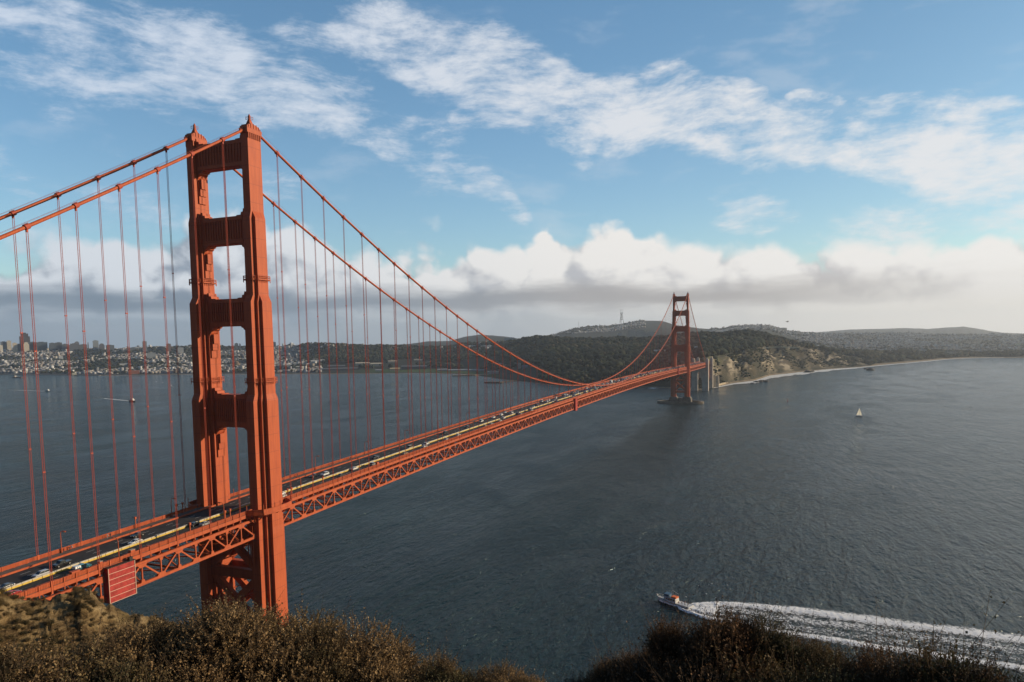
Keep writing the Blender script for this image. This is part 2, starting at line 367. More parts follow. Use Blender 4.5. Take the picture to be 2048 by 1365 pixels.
STRUTS = [(207.6, 217.6, 13.7-1.66), (178.2, 188.8, 13.7-2.9), (146.2, 157.0, 13.7-4.1), (105.8, 119.0, 13.7-4.85)]
def make_tower():
    t = empty('tower', (0, 0, 0), 0, bridge)
    for s in (-1, 1):
        leg = leg_mesh(s*HALF)
        for (zb, zt, xin) in STRUTS:      # stepped brackets under each strut on the inner leg face
            for (d, w, dz0, dz1) in ((0.55, 1.9, 4.0, 12.5), (1.0, 1.6, 3.5, 9.5), (1.5, 1.3, 3.0, 6.8)):
                x0, x1 = sorted((s*(xin-d), s*(xin+0.4))); leg.box(x0, x1, -w, w, zb-dz1, zb-dz0)
        leg.build('leg', ORANGE, t)
    for a in STRUTS: strut_mesh(*a).build('portal_strut', ORANGE, t)
    m = MB()   # bracing below the deck: two crosses and a strut on the north and south faces of the legs
    for yy in (-4.3, 4.3):
        for (zt, zb) in ((68.5, 49.0), (45.5, 25.5)):
            m.beam((-11.5, yy, zt), (11.5, yy, zb), 2.0, 2.7); m.beam((11.5, yy+0.05, zt), (-11.5, yy+0.05, zb), 1.95, 2.7)
        m.box(-11.6, 11.6, yy-1.1, yy+1.1, 45.0, 48.9)
        m.box(-11.6, 11.6, yy-1.1, yy+1.1, 21.5, 25.2)
        m.box(-11.6, 11.6, yy-1.1, yy+1.1, 68.3, 71.2)
    for k in range(12):
        z0 = 27+k*3.4
        for x in (-6, 6):
            if k % 2: m.beam((x-2, -4.3, z0), (x+2, 4.3, z0+1.5), .35, .35)
    m.build('cross_bracing', ORANGE, t)
    for s in (-1, 1):
        c = s*HALF; m = MB()      # saddle housing: an arched hood over the cable
        prof = []
        for k in range(13):
            a = pi*k/12; prof.append((-4.0*cos(a), 220.6+2.2*sin(a)**0.8))
        m.prism(prof, lambda a, b: (c-1.55, a, b), lambda a, b: (c+1.55, a, b))
        for k in range(1, 8):
            a = pi*k/8; m.box(c-1.75, c+1.75, -4.0*cos(a)-0.08, -4.0*cos(a)+0.08, 220.95, 220.7+2.25*sin(a)**0.8)
        m.build('saddle_housing', ORANGE, t)
        m = MB(); m.frus(c, -0.3, 1.2, 1.2, 222.3, 0.45, 0.45, 224.6); m.frus(c, -0.3, .4, .4, 224.6, .35, .35, 225.8); m.frus(c, -.3, .42, .42, 225.8, .08, .08, 226.8)
        for z in (224.8, 225.6):
            for (p, q) in (((-1, -1), (1, -1)), ((1, -1), (1, 1)), ((1, 1), (-1, 1)), ((-1, 1), (-1, -1))):
                m.beam((c+p[0]*.95, -.3+p[1]*.95, z), (c+q[0]*.95, -.3+q[1]*.95, z), .09)
        for px in (-.95, .95):
            for py in (-.95, .95): m.beam((c+px, -.3+py, 224.6), (c+px, -.3+py, 225.7), .08)
        m.build('beacon', ORANGE, t)
    for zc, pr in ((163.9, SECT[3][2]), (124.3, SECT[2][2])):
        m = MB(); q = []; e = .55
        for k, (a, b) in enumerate(pr):
            q.append((a+e, b+e))
            if k+1 < len(pr): q.append((a+e, pr[k+1][1]+e))
        path = q+[(x, -y) for x, y in q[::-1]]+[(-x, -y) for x, y in q]+[(-x, y) for x, y in q[::-1]]
        for s in (-1, 1):
            m = MB(); c = s*HALF
            for (p1, p2_) in zip(path, path[1:]+path[:1]):
                for z, w in ((zc, .40), (zc+.75, .12), (zc+1.4, .15)): m.beam((c+p1[0], p1[1], z), (c+p2_[0], p2_[1], z), w)
                m.beam((c+p1[0], p1[1], zc-1.0), (c+p1[0], p1[1], zc+1.4), .16)
            for k in range(5):
                for xx in (-pr[-1][0]-.3, pr[-1][0]+.3): m.beam((c+xx, -2+k, zc-1.1), (c+xx, -2+k, zc+1.4), .14)
            m.build('inspection_catwalk', ORANGE, t)
    m = MB()                 # walkway balcony bending round the outside of each leg at deck level
    zz = 73.7
    for s in (-1, 1):
        m = MB(); pts = [(s*13.9, -11.8), (s*16.2, -10.6), (s*19.2, -8.4), (s*20.2, -4.5), (s*20.4, 0), (s*20.2, 4.5), (s*19.2, 8.4), (s*16.2, 10.6), (s*13.9, 11.8)]
        for (p, q) in zip(pts[:-1], pts[1:]):
            m.beam((*p, zz+.55), (*q, zz+.55), .12, 1.35); m.beam((*p, zz+1.3), (*q, zz+1.3), .3, .16); m.beam((*p, zz-.5), (*q, zz-.5), .5, .8)
            m.addv([(*p, zz-.1), (*q, zz-.1), (s*13.5, q[1], zz-.1), (s*13.5, p[1], zz-.1)], [(0, 1, 2, 3)])
            m.beam((p[0], p[1], zz-.7), (s*15, p[1]*.8, zz-3.8), .3, .3)
        for k in range(0, 9, 2): m.beam((*pts[k], zz-.2), (*pts[k], zz+3.3), .2)
        m.build('walkway_balcony', ORANGE, t)
    m = MB()                 # service ladders and cages beside the legs under the deck
    for yy, s in ((-8.6, 1), (8.6, 1), (-8.6, -1), (8.6, -1)):
        m = MB()
        for dx in (-1.2, 0, 1.2): m.beam((s*12.2+dx, yy, 52), (s*12.2+dx, yy, 68), .3)
        for z in np.arange(52, 69, 2.0): m.beam((s*12.2-1.3, yy, z), (s*12.2+1.3, yy, z), .2)
        m.build('service_ladder', ORANGE, t)
    return t
tw1 = make_tower(); tw2 = copy_tree(tw1, bridge); tw2.location = (0, SPAN, 0)

# piers
def make_pier(y0, fender):
    m = MB()
    for s in (-1, 1):
        m.frus(s*HALF, y0, 9.2, 11.0, -6, 8.2, 10.0, 10.5); m.frus(s*HALF, y0, 8.0, 9.8, 10.5, 6.2, 8.6, 13.4)
        for k in range(3): m.frus(s*HALF, y0, 8.6-k*.0, 4+k*2, -6, 8.5-k*.5, 3.6+k*2, 9+k*1.2)
    m.box(-8, 8, y0-7, y0+7, -6, 8.5); m.box(-3, 3, y0-8.5, y0+8.5, -6, 11)
    m.build('pier', CONC, bridge)
    if fender:
        m = MB(); n = 56
        R = [(47.0*cos(2*pi*k/n), y0+26*sin(2*pi*k/n)) for k in range(n)]
        def sq(p, f): return (p[0]*f, y0+(p[1]-y0)*f)
        for i in range(n):
            a, b = R[i], R[(i+1) % n]; a2, b2 = sq(a, .87), sq(b, .87); zt = 4.4
            m.hexa([(*a, -8), (*b, -8), (*b2, -8), (*a2, -8), (*a, zt), (*b, zt), (*b2, zt), (*a2, zt)])
        m.build('fender_wall', CONC, bridge)
make_pier(0, False); make_pier(SPAN, True)

# main cables with hand ropes
ys_c = [-343+343*i/26 for i in range(26)]+[-6, -3.5]+[]
for s in (-1, 1):
    m = MB(); x = s*HALF
    left = [(x, y, ZC(y)) for y in [-343+i*11.24 for i in range(31)]]+[(x, -1.5, 222.4)]
    main = [(x, 1.5, 222.2)]+[(x, y, ZC(y)) for y in np.linspace(4, SPAN-4, 170)]+[(x, SPAN-1.5, 222.2)]
    right = [(x, SPAN+1.5, 222.4)]+[(x, y, ZC(y)) for y in np.linspace(SPAN+6, SPAN+343, 30)]
    for pts in (left, main, right): m.tube(pts, 0.52, 10)
    for pts in (left[1:-1], main[1:-1], right[1:-1]):
        for dx in (-.62, .62): m.tube([(p[0]+dx, p[1], p[2]+1.15) for p in pts], 0.035, 4)
    m.build('main_cable', ORANGE, bridge, smooth=True)

# hangers
def hanger_into(m, x, y):
    zc, zd = ZC(y), LV(y)-2.4
    sl = (ZC(y+.5)-ZC(y-.5)) if abs(y) > 1 else 0
    m.tube([(x, y-.62, zc-.62*sl), (x, y+.62, zc+.62*sl)], 0.80, 10)
    m.beam((x, y, zc-.5), (x, y, zc-1.5), .5, .5)
    for dy in (-.27, .27):
        for dx in (-.09, .09): m.tube([(x+dx, y+dy, zc-.9), (x+dx, y+dy, zd)], .046, 5)
    if zc-zd > 30:
        for f in (.33, .66): m.beam((x, y-.4, zc+(zd-zc)*f), (x, y+.4, zc+(zd-zc)*f), .32, .34)
    for dx in (-.62, .62): m.beam((x+dx, y, zc), (x+dx, y, zc+1.25), .05)
hang = []
for k in list(range(-22, 0))+list(range(1, 84))+list(range(85, 106)):
    y = k*15.24
    if ZC(y) < LV(y)+1.2: continue
    for s in (-1, 1):
        d = math.hypot(s*HALF-CX, y-CY); hang.append((d if y > -112 else 1e5, s*HALF, y))
hang.sort(); rest = MB()
for i, (d, x, y) in enumerate(hang):
    if i < 99: m = MB(); hanger_into(m, x, y); m.build('hanger', ORANGE_ROPE, bridge)
    elif y > -340: hanger_into(rest, x, y)
ro = rest.build('far_hangers', ORANGE_ROPE, bridge); ro['kind'] = 'stuff'

# stiffening trusses, floor system
PAN = 7.62; Y0, Y1 = -45*PAN, SPAN+45*PAN
nodes_y = [k*PAN for k in range(-45, 168+46)]
for s in (-1, 1):
    m = MB(); x = s*HALF
    for a, b in zip(nodes_y[:-1], nodes_y[1:]):
        k = round(a/PAN); za, zb = LV(a), LV(b)
        m.beam((x, a, za-3.45), (x, b, zb-3.45), .75, 1.0); m.beam((x, a, za-10.35), (x, b, zb-10.35), .75, 0.95)
        m.beam((x, a, za-9.9), (x, a, za-3.9), .42, .42)
        if k % 2 == 0: m.beam((x, a, za-3.7), (x, b, zb-10.1), .50, .52)
        else: m.beam((x, a, za-10.1), (x, b, zb-3.7), .50, .52)
        # gusset plates
        g = 1.15 if k % 2 == 0 else 0.5
        m.hexa([(x-.40, a-g, za-4.9), (x+.40, a-g, za-4.9), (x+.40, a+g, za-4.9), (x-.40, a+g, za-4.9), (x-.40, a-g*1.6, za-3.9), (x+.40, a-g*1.6, za-3.9), (x+.40, a+g*1.6, za-3.9), (x-.40, a+g*1.6, za-3.9)])
        g = 1.15 if k % 2 else 0.5
        m.hexa([(x-.40, a-g*1.6, za-9.9), (x+.40, a-g*1.6, za-9.9), (x+.40, a+g*1.6, za-9.9), (x-.40, a+g*1.6, za-9.9), (x-.40, a-g, za-8.9), (x+.40, a-g, za-8.9), (x+.40, a+g, za-8.9), (x-.40, a+g, za-8.9)])
    m.build('stiffening_truss', ORANGE, bridge)
m = MB()
for i, a in enumerate(nodes_y):
    z = LV(a)
    m.box(-13.2, 13.2, a-.16, a+.16, z-3.2, z-1.5)
    m.beam((-13.2, a, z-5.6), (13.2, a, z-5.6), .3, .3)
    for q in range(6):
        x0 = -13.2+q*4.4; m.beam((x0, a, z-3.2 if q % 2 else z-5.6), (x0+4.4, a, z-5.6 if q % 2 else z-3.2), .2, .2)
m.build('floor_beams', ORANGE, bridge)
m = MB()
for i, a in enumerate(nodes_y[:-1]):
    b = a+PAN; z = LV(a)-10.35; z2 = LV(b)-10.35; k = round(a/PAN)
    if k % 2 == 0:
        m.beam((-13.3, a, z), (13.3, a, z), .45, .6); m.beam((-13.3, a, z), (0, b, z2), .4, .4); m.beam((13.3, a, z), (0, b, z2), .4, .4)
    else: m.beam((0, a, z), (-13.3, b, z2), .4, .4); m.beam((0, a, z), (13.3, b, z2), .4, .4)
    for x in (-4, 4): m.beam((x, a, z+6.2), (x, b, z2+6.2), .3, .35)
    for x in (-13.3, 13.3):
        if k % 2 == 0: m.beam((x, a, z+.4), (x*.35, a, z+5), .3, .3)
m.build('lateral_bracing', ORANGE, bridge)

def strip(m, x0, x1, zt, zb, step=PAN, y0=Y0, y1=SPAN+460, mi=0, yskip=None):
    """long box following the deck profile"""
    n = int((y1-y0)/step)
    for i in range(n):
        a, b = y0+(y1-y0)*i/n, y0+(y1-y0)*(i+1)/n
        za, zb_ = LV(a), LV(b)
        m.hexa([(x0, a, za+zb), (x1, a, za+zb), (x1, b, zb_+zb), (x0, b, zb_+zb), (x0, a, za+zt), (x1, a, za+zt), (x1, b, zb_+zt), (x0, b, zb_+zt)], mi)
    return m
strip(MB(), -9.45, 9.45, -0.75, -1.45, 22.86).build('roadway', ASPH, bridge)
for s in (-1, 1):
    a, b = sorted((s*9.95, s*13.35)); strip(MB(), a, b, -0.40, -1.3, 22.86).build('sidewalk', WALK, bridge)
    a, b = sorted((s*9.46, s*9.94)); strip(MB(), a, b, -0.18, -1.3, 22.86).build('curb', ORANGE, bridge)
    m = MB(); a, b = sorted((s*13.42, s*13.62)); strip(m, a, b, 0.98, 0.82, 7.62); a, b = sorted((s*13.30, s*13.72)); strip(m, a, b, -0.50, -1.75, 7.62)
    strip(m, *sorted((s*13.47, s*13.53)), 0.80, -0.30, 7.62)   # close-set pickets read as a panel
    x = s*13.55; yy = Y0
    while yy < SPAN+460:
        z = LV(yy); wide = abs((yy/15.24)-round(yy/15.24)) < .1
        m.box(*sorted((x-.22, x+.22)), yy-(.30 if wide else .14), yy+(.30 if wide else .14), z-2.6, z+(1.15 if wide else 1.02)); yy += 3.81
    yy = -105
    while yy < 330:
        z = LV(yy); m.box(*sorted((s*13.40, s*13.62)), yy-.05, yy+.05, z-.35, z+.85); yy += 0.47
    m.build('railing', ORANGE, bridge)
m = MB()    # thin inner guard rail along the west walkway
for yy in np.arange(-340, 900, 3.81): z = LV(yy); m.beam((10.05, yy, z-.4), (10.05, yy, z+.65), .1)
strip(m, 10.0, 10.1, .70, .62, 7.62, -340, 900); strip(m, 10.0, 10.1, .32, .27, 7.62, -340, 900)
m.build('guard_rail', DARKST, bridge)
m = MB()
for xl in (-6.3, -3.15, 0.0, 6.3):
    for yy in np.arange(-340, 1000, 11.0):
        z = LV(yy)-.746; z2 = LV(yy+3.2)-.746
        m.addv([(xl-.07, yy, z), (xl+.07, yy, z), (xl+.07, yy+3.2, z2), (xl-.07, yy+3.2, z2)], [(0, 1, 2, 3)])
m.build('lane_marks', WHITE, bridge)['kind'] = 'stuff'

# movable median barrier: short yellow and white units
mb = empty('median_barrier', (3.15, 0, 0)); put_tags(mb, 'long low yellow and white lane divider running along the middle of the road deck', 'road barrier')
my = MB(); mw = MB(); yy = -340.0
while yy < SPAN+300:
    z = LV(yy)-.74; z2 = LV(yy+2.9)-.74
    for mm, w0, w1, h0, h1 in ((my, .34, .24, 0, .50), (mw, .24, .17, .50, .86)):
        mm.hexa([(-w0, yy, z+h0), (w0, yy, z+h0), (w0, yy+2.9, z2+h0), (-w0, yy+2.9, z2+h0), (-w1, yy, z+h1), (w1, yy, z+h1), (w1, yy+2.9, z2+h1), (-w1, yy+2.9, z2+h1)])
    yy += 3.05
my.build('yellow_base', YELLOW, mb); mw.build('pale_top', pbr('pale_barrier', (.55, .50, .40), .7, .2, .3, 2), mb)

# pylons, steel arch and approach at the far shore
def pylon(y, x, zt, arch=True):
    m = MB()
    for s in (-1, 1):
        m.frus(s*x, y, 4.2, 5.8, -3, 3.6, 5.0, zt); m.frus(s*x, y, 3.0, 6.6, -3, 2.4, 5.9, zt-14); m.frus(s*x, y, 2.2, 3.4, zt, 1.9, 3.0, zt+3)
    if arch:
        poly = [(-x+2, 0), (-x+2, 62), (x-2, 62), (x-2, 0), (5.2, 0), (5.2, 42)]+[(5.2*cos(a), 42+5.2*sin(a)) for a in np.linspace(0.3, pi-.3, 7)]+[(-5.2, 42), (-5.2, 0)]
        m.prism(poly, lambda a, b: (a, y-4, b), lambda a, b: (a, y+4, b))
    m.build('pylon', CONC_L, bridge)
pylon(SPAN+349, 16.5, 78.0); pylon(SPAN+349+104, 17.0, 77.0)
for x in (-13, 13):
    m = MB(); P = [(x, SPAN+356+91*t, 22+34*(1-(2*t-1)**2)) for t in np.linspace(0, 1, 15)]
    for a, b in zip(P[:-1], P[1:]): m.beam(a, b, 1.2, 1.6); m.beam((a[0], a[1], a[2]-4), (b[0], b[1], b[2]-4), .9, 1.1); m.beam((a[0], a[1], a[2]-4), b, .5, .5); m.beam(a, (a[0], a[1], LV(a[1])-4), .6, .6)
    m.build('steel_arch', ORANGE, bridge)
for s in (-1, 1):
    for (x, y, a, b, h) in ((22, 470, 6, 4, 33), (30, 474, 5, 4, 31)): MB().frus(s*x, SPAN+y, a, b, -2, a*.8, b*.85, h).build('buttress', CONC_L, bridge)
#WATER
def mat_water():
    m = bpy.data.materials.new('sea_water'); m.use_nodes = True; t = NT(m.node_tree); b = t.n['Principled BSDF']
    g = t.node('ShaderNodeNewGeometry').outputs['Position']; s = t.node('ShaderNodeSeparateXYZ'); t.put(s.inputs[0], g)
    big = t.noise(t.mapping(g, rot=(0, 0, .5), scale=(1, .45, 1)), 0.0035, 4, .6, 1.2)
    mid = t.noise(t.mapping(g, rot=(0, 0, .9), scale=(1, .5, 1)), 0.016, 4, .6, .8)
    # ebb-tide stream of ruffled water trailing from the far pier towards the north shore
    x0, y0, x1, y1 = 10.0, 1230.0, 66.0, 120.0; Ln = math.hypot(x1-x0, y1-y0); ux, uy = (x1-x0)/Ln, (y1-y0)/Ln
    px = t.sub(s.outputs[0], x0); py = t.sub(s.outputs[1], y0); al = t.add(t.mul(px, ux), t.mul(py, uy)); ac = t.m('ABSOLUTE', t.add(t.sub(t.mul(px, -uy), t.mul(py, -ux)), t.mul(t.sub(big, .5), 60)))
    width = t.lin(al, 0, Ln, 34, 95)
    str_ = t.mul(t.smooth(t.m('DIVIDE', ac, width), 1.0, .45), t.mul(t.smooth(al, -60, 40), t.smooth(al, Ln*1.02, Ln*.42)))
    deep = t.mix(t.smooth(big, .38, .66), (0.0006, 0.0130, 0.0180), (0.0014, 0.0230, 0.0280))
    deep = t.mix(t.mul(str_, .85), deep, (0.005, 0.010, 0.008))
    # whitecap flecks
    fl = t.noise(t.mapping(g, rot=(0, 0, .6), scale=(1, .35, 1)), 0.55, 3, .7); reg = t.smooth(t.noise(g, .011, 2, .5), .56, .70)
    cap = t.mul(t.smooth(fl, .71, .76), reg)
    t.put(b.inputs['Base Color'], t.mix(cap, deep, (.62, .64, .62)))
    t.put(b.inputs['Roughness'], t.add(t.add(t.lin(mid, .35, .65, .06, .16), t.mul(str_, .08)), t.mul(cap, .5)))
    t.put(b.inputs['Specular IOR Level'], t.sub(.34, t.mul(str_, .30))); b.inputs['IOR'].default_value = 1.333; b.inputs['Specular Tint'].default_value = (.56, .92, 1.0, 1)
    # waves: three families of crests; amplitude varies in patches
    w1 = t.noise(t.mapping(g, rot=(0, 0, .75), scale=(1, .30, 1)), 0.105, 5, .62, .6)
    w2 = t.noise(t.mapping(g, rot=(0, 0, .35), scale=(1, .42, 1)), 0.38, 4, .65, .4)
    w3 = t.noise(t.mapping(g, rot=(0, 0, 1.1), scale=(1, .5, 1)), 1.5, 3, .6)
    h = t.add(t.add(t.mul(w1, t.lin(mid, .3, .7, 3.6, 7.5)), t.mul(w2, t.lin(big, .3, .7, 2.0, 3.4))), t.mul(w3, .26))
    bp = t.node('ShaderNodeBump'); bp.inputs['Strength'].default_value = 1.0; bp.inputs['Distance'].default_value = 1.0; t.put(bp.inputs['Height'], h); t.put(b.inputs['Normal'], bp.outputs[0])
    return m
wr = 15000.0
me = np_mesh('sea', [(-wr, -3000, 0), (wr, -3000, 0), (wr, wr+3000, 0), (-wr, wr+3000, 0)], [(0, 1, 2, 3)])
sea = link_mesh('sea', me, mat_water()); put_tags(sea, kind='structure')
#ENDWATER

# ---------------------------------------------------------------- numpy noise
def vnoise(x, y, seed=0):
    xi = np.floor(x).astype(np.int64); yi = np.floor(y).astype(np.int64); fx = x-xi; fy = y-yi
    fx = fx*fx*(3-2*fx); fy = fy*fy*(3-2*fy)
    def h(a, b):
        n = (a*374761393+b*668265263+seed*974634777) & 0xffffffff
        n = ((n ^ (n >> 13))*1274126177) & 0xffffffff
        return ((n ^ (n >> 16)) & 0xffff)/65535.0
    return (h(xi, yi)*(1-fx)+h(xi+1, yi)*fx)*(1-fy)+(h(xi, yi+1)*(1-fx)+h(xi+1, yi+1)*fx)*fy
def fbm(x, y, o=4, seed=0, g=0.5):
    s = 0; a = 1; t = 0
    for i in range(o): s = s+a*vnoise(x*2**i+i*17.3, y*2**i-i*9.1, seed+i); t += a; a *= g
    return s/t
def ridged(x, y, o=4, seed=0):
    s = 0; a = 1; t = 0
    for i in range(o): s = s+a*(1-np.abs(2*vnoise(x*2**i+i*3.3, y*2**i+i*7.7, seed+i)-1)); t += a; a *= .5
    return s/t
def HV(u): return 693.3-0.01714*u     # image row of the horizon, for sight-line levels

# ---------------------------------------------------------------- city peninsula: relief laid out along sight lines from the headland
def tab(*p): a = np.array(p, float); return lambda u: np.interp(u, a[:, 0], a[:, 1])
V_SH = tab((-400, 748), (0, 750), (200, 752), (380, 749.5), (560, 749), (700, 748), (850, 747), (920, 749), (960, 753), (1000, 759), (1100, 771), (1200, 777), (1290, 775), (1340, 777), (1400, 780), (1425, 776), (1470, 767), (1510, 762), (1540, 752), (1600, 745), (1660, 739), (1720, 735), (1760, 731), (1850, 723), (1900, 718.5), (1950, 716.3), (2048, 716), (2400, 722))
V4 = tab((-400, 703), (0, 701), (200, 701), (380, 693), (450, 694), (560, 694), (620, 691), (660, 690), (750, 693), (850, 696), (950, 691), (1000, 687), (1050, 682), (1100, 679), (1200, 683), (1290, 681), (1350, 674), (1400, 673), (1440, 675), (1490, 673), (1540, 678), (1580, 687), (1620, 696), (1680, 705), (1720, 710), (1760, 707), (1800, 705), (1850, 704), (1950, 706), (2048, 707), (2400, 710))
D4 = tab((-400, 6600), (0, 6300), (380, 5600), (560, 5200), (620, 4700), (660, 4400), (850, 4500), (1000, 3900), (1100, 3500), (1290, 3300), (1400, 3000), (1490, 2950), (1580, 3100), (1680, 3600), (1760, 4300), (1950, 5000), (2400, 5400))
V2 = tab((1395, 722), (1425, 715), (1470, 707), (1510, 702), (1540, 696), (1600, 697), (1660, 707), (1720, 720), (1760, 725))
OFF2 = tab((-400, 250), (560, 330), (1000, 330), (1060, 150), (1200, 120), (1300, 110), (1350, 110), (1395, 130), (1425, 150), (1470, 200), (1540, 270), (1600, 330), (1660, 320), (1720, 260), (1760, 220), (1850, 160), (2400, 160))
Z2 = tab((-400, 6), (560, 4), (960, 4), (1060, 14), (1200, 22), (1300, 32), (1350, 45), (1395, 56), (1420, 60), (1760, 16), (1850, 9), (2400, 9))
V3 = tab((-400, 724), (0, 723), (380, 720), (560, 718), (660, 716), (850, 716), (1000, 712), (1100, 706), (1290, 704), (1350, 702), (1400, 698), (1490, 692), (1540, 690), (1600, 697), (1680, 711), (1760, 714), (1850, 712), (2400, 714))
V5 = tab((-400, 703), (1500, 680), (1580, 688), (1640, 692), (1760, 692), (2048, 691), (2400, 694))
V6 = tab((-400, 706), (600, 702), (700, 695), (820, 689), (857, 683), (900, 682), (930, 674), (960, 669.5), (1000, 673), (1050, 680), (1090, 677), (1110, 671), (1150, 658), (1180, 654.5), (1215, 653.5), (1245, 649), (1283, 642), (1322, 643), (1350, 651), (1400, 658), (1440, 660), (1470, 654), (1510, 651.5), (1540, 653), (1570, 662), (1600, 666), (1640, 668.5), (1712, 667.5), (1780, 667.5), (1850, 669.5), (1950, 669.5), (2048, 671), (2400, 674))
V8 = tab((-400, 720), (1500, 690), (1600, 668), (1700, 659), (1802, 656.5), (1853, 658), (1926, 652.5), (1989, 664), (2048, 667), (2150, 664), (2400, 672))
us = np.arange(-420, 2421, 3.5); NU = len(us)
dirs = np.array([ray(u, 700.0)[:2] for u in us]); dirs /= np.linalg.norm(dirs, axis=1)[:, None]
def zlev(u, v, D): return CZ+(HV(u)-v)*D/FPX/1.0*np.hypot(1, 0)*1.0
def zl(u, v, D):   # exact height of the sight line through (u, v) at horizontal distance D
    u, v, D = np.broadcast_arrays(np.asarray(u, float), np.asarray(v, float), np.asarray(D, float))
    d = _F[None]+_R2[None]*((u.ravel()-PPX)/FPX)[:, None]-_U2[None]*((v.ravel()-PPY)/FPX)[:, None]
    return (CZ+d[:, 2]*D.ravel()/np.hypot(d[:, 0], d[:, 1])).reshape(u.shape)
def dist0(u, v):
    return np.array([math.hypot(*(ground(a, b)[:2]-CAM[:2])) for a, b in zip(np.atleast_1d(u), np.atleast_1d(v))])
Dsh = dist0(us, V_SH(us))
Dsh = Dsh*(1+0.008*(fbm(us/40, us*0, 3, 5)-.5))
d4 = D4(us)
L = [(Dsh-120, np.full(NU, -14.0)), (Dsh, np.full(NU, -0.1)), (Dsh+np.where((us > 1440) & (us < 1740), 25, 45), np.where((us > 1430), 2.0, 1.6))]
z2 = np.where((us > 1400) & (us < 1765), zl(us, V2(us), Dsh+OFF2(us)), Z2(us)); L.append((Dsh+OFF2(us), z2))
D3 = (Dsh+OFF2(us))*.5+d4*.5; D3 = np.where((us > 1400) & (us < 1760), Dsh+OFF2(us)+(d4-Dsh-OFF2(us))*.4, D3); z3 = zl(us, V3(us), D3)
L.append((D3, np.maximum(z3, z2+3)))
z4 = zl(us, V4(us), d4); L.append((d4, z4))
d5 = d4+np.interp(us, [0, 1500, 1600, 2400], [500, 500, 1400, 1400]); z5 = np.where(us < 1520, z4-45, zl(us, V5(us), d5)); z5 = np.clip(z5, 15, 150); L.append((d5, z5))
d6 = np.interp(us, [0, 1500, 2400], [7900, 8200, 9000]); L.append((d6, zl(us, V6(us), d6)))
L.append((d6+1200, np.full(NU, 40.0))); d8 = np.full(NU, 13500.0); L.append((d8, np.maximum(zl(us, V8(us), d8), 20))); L.append((np.full(NU, 14800.), np.full(NU, 5.0)))
ROWS = [3, 8, 56, 36, 34, 16, 34, 10, 14, 3]
Dg, Zg = [], []
for i, n in enumerate(ROWS):
    (da, za), (db, zb) = L[i], L[i+1]
    for k in range(n):
        t = k/n; tt = t if i in (0, 1, 2) else t*t*(3-2*t)*.5+t*.5
        if i == 2: tt = t**0.85
        Dg.append(da+(db-da)*t); Zg.append(za+(zb-za)*tt)
Dg.append(L[-1][0]); Zg.append(L[-1][1]); Dg = np.array(Dg); Zg = np.array(Zg); NR = len(Dg)
X = CX+Dg*dirs[:, 0][None]; Y = CY+Dg*dirs[:, 1][None]; Ug = np.broadcast_to(us[None], Dg.shape)
inl = np.clip((Dg-Dsh[None]-40)/300, 0, 1)
bl = np.exp(-((Ug-1570)/150.)**4)*np.clip((Dg-Dsh[None]-20)/80, 0, 1)*np.clip(1-(Dg-Dsh[None]-OFF2(us)[None]+20)/160, 0, 1)   # bluff weight
along = (Ug*1.0); 
gul = ridged(Ug/34+fbm(X/90, Y/90, 2, 3)*1.3, (Dg-Dsh[None])/260, 4, 11)
Zn = Zg+(fbm(X/420, Y/420, 5, 1)-.5)*np.clip(Zg, 0, 60)*.5*inl+(fbm(X/60, Y/60, 3, 9)-.5)*6*inl
Zn += bl*((gul-.62)*40+(fbm(X/28, Y/28, 4, 21)-.5)*16+(ridged(Ug/9, (Dg-Dsh[None])/90, 3, 77)-.6)*9)
Zn = np.where(Dg > Dsh[None]+35, np.maximum(Zn, 1.2), Zg)
def land_z(u, D):
    """height of the relief at sight-line column u, distance D (nearest column)"""
    j = np.clip(np.round((u-us[0])/3.5).astype(int), 0, NU-1); out = np.empty(len(j))
    order = np.argsort(j)
    for jj in np.unique(j):
        m_ = j == jj; out[m_] = np.interp(D[m_], Dg[:, jj], Zn[:, jj])
    return out
def uD_xy(u, D):
    j = (u-us[0])/3.5; a = np.interp(u, us, dirs[:, 0]); b = np.interp(u, us, dirs[:, 1]); n = np.hypot(a, b); return CX+D*a/n, CY+D*b/n
idx = np.arange(NR*NU).reshape(NR, NU)
Fq = np.stack([idx[:-1, :-1].ravel(), idx[:-1, 1:].ravel(), idx[1:, 1:].ravel(), idx[1:, :-1].ravel()], 1)
me = np_mesh('peninsula', np.stack([X.ravel(), Y.ravel(), Zn.ravel()], 1), Fq[:, ::-1]); 
# ground cover colours (sand, scrub, bare cliff, grass, built-up ground)
sandm = ((Dg < Dsh[None]+np.interp(us, [0, 1400, 1440, 1740, 1760, 1850, 1950, 2100], [25, 20, 30, 22, 150, 120, 60, 25])[None]))[..., None]
c_for = np.array([.022, .026, .016]); c_scr = np.array([.050, .046, .026]); c_bare = np.array([.34, .29, .21]); c_dry = np.array([.095, .078, .048]); c_sand = np.array([.22, .175, .12]); c_city = np.array([.065, .068, .068]); c_grs = np.array([.05, .085, .02])
n1 = fbm(Ug/11+gul*2, (Dg-Dsh[None])/120+fbm(X/50, Y/50, 2, 8), 4, 31); n2 = fbm(X/45, Y/45, 4, 41)
Cg = np.broadcast_to(c_for, X.shape+(3,)).copy()
def lerp(C, c, w): return C*(1-w[..., None])+c*w[..., None]
sm = lambda x, a, b: np.clip((x-a)/(b-a), 0, 1)
Cg = lerp(Cg, c_city, np.clip(sm(640-Ug, 0, 30)+sm(Dg, 4700, 5000)*sm(Ug, 1600, 1640), 0, 1)*(n2 > .42))
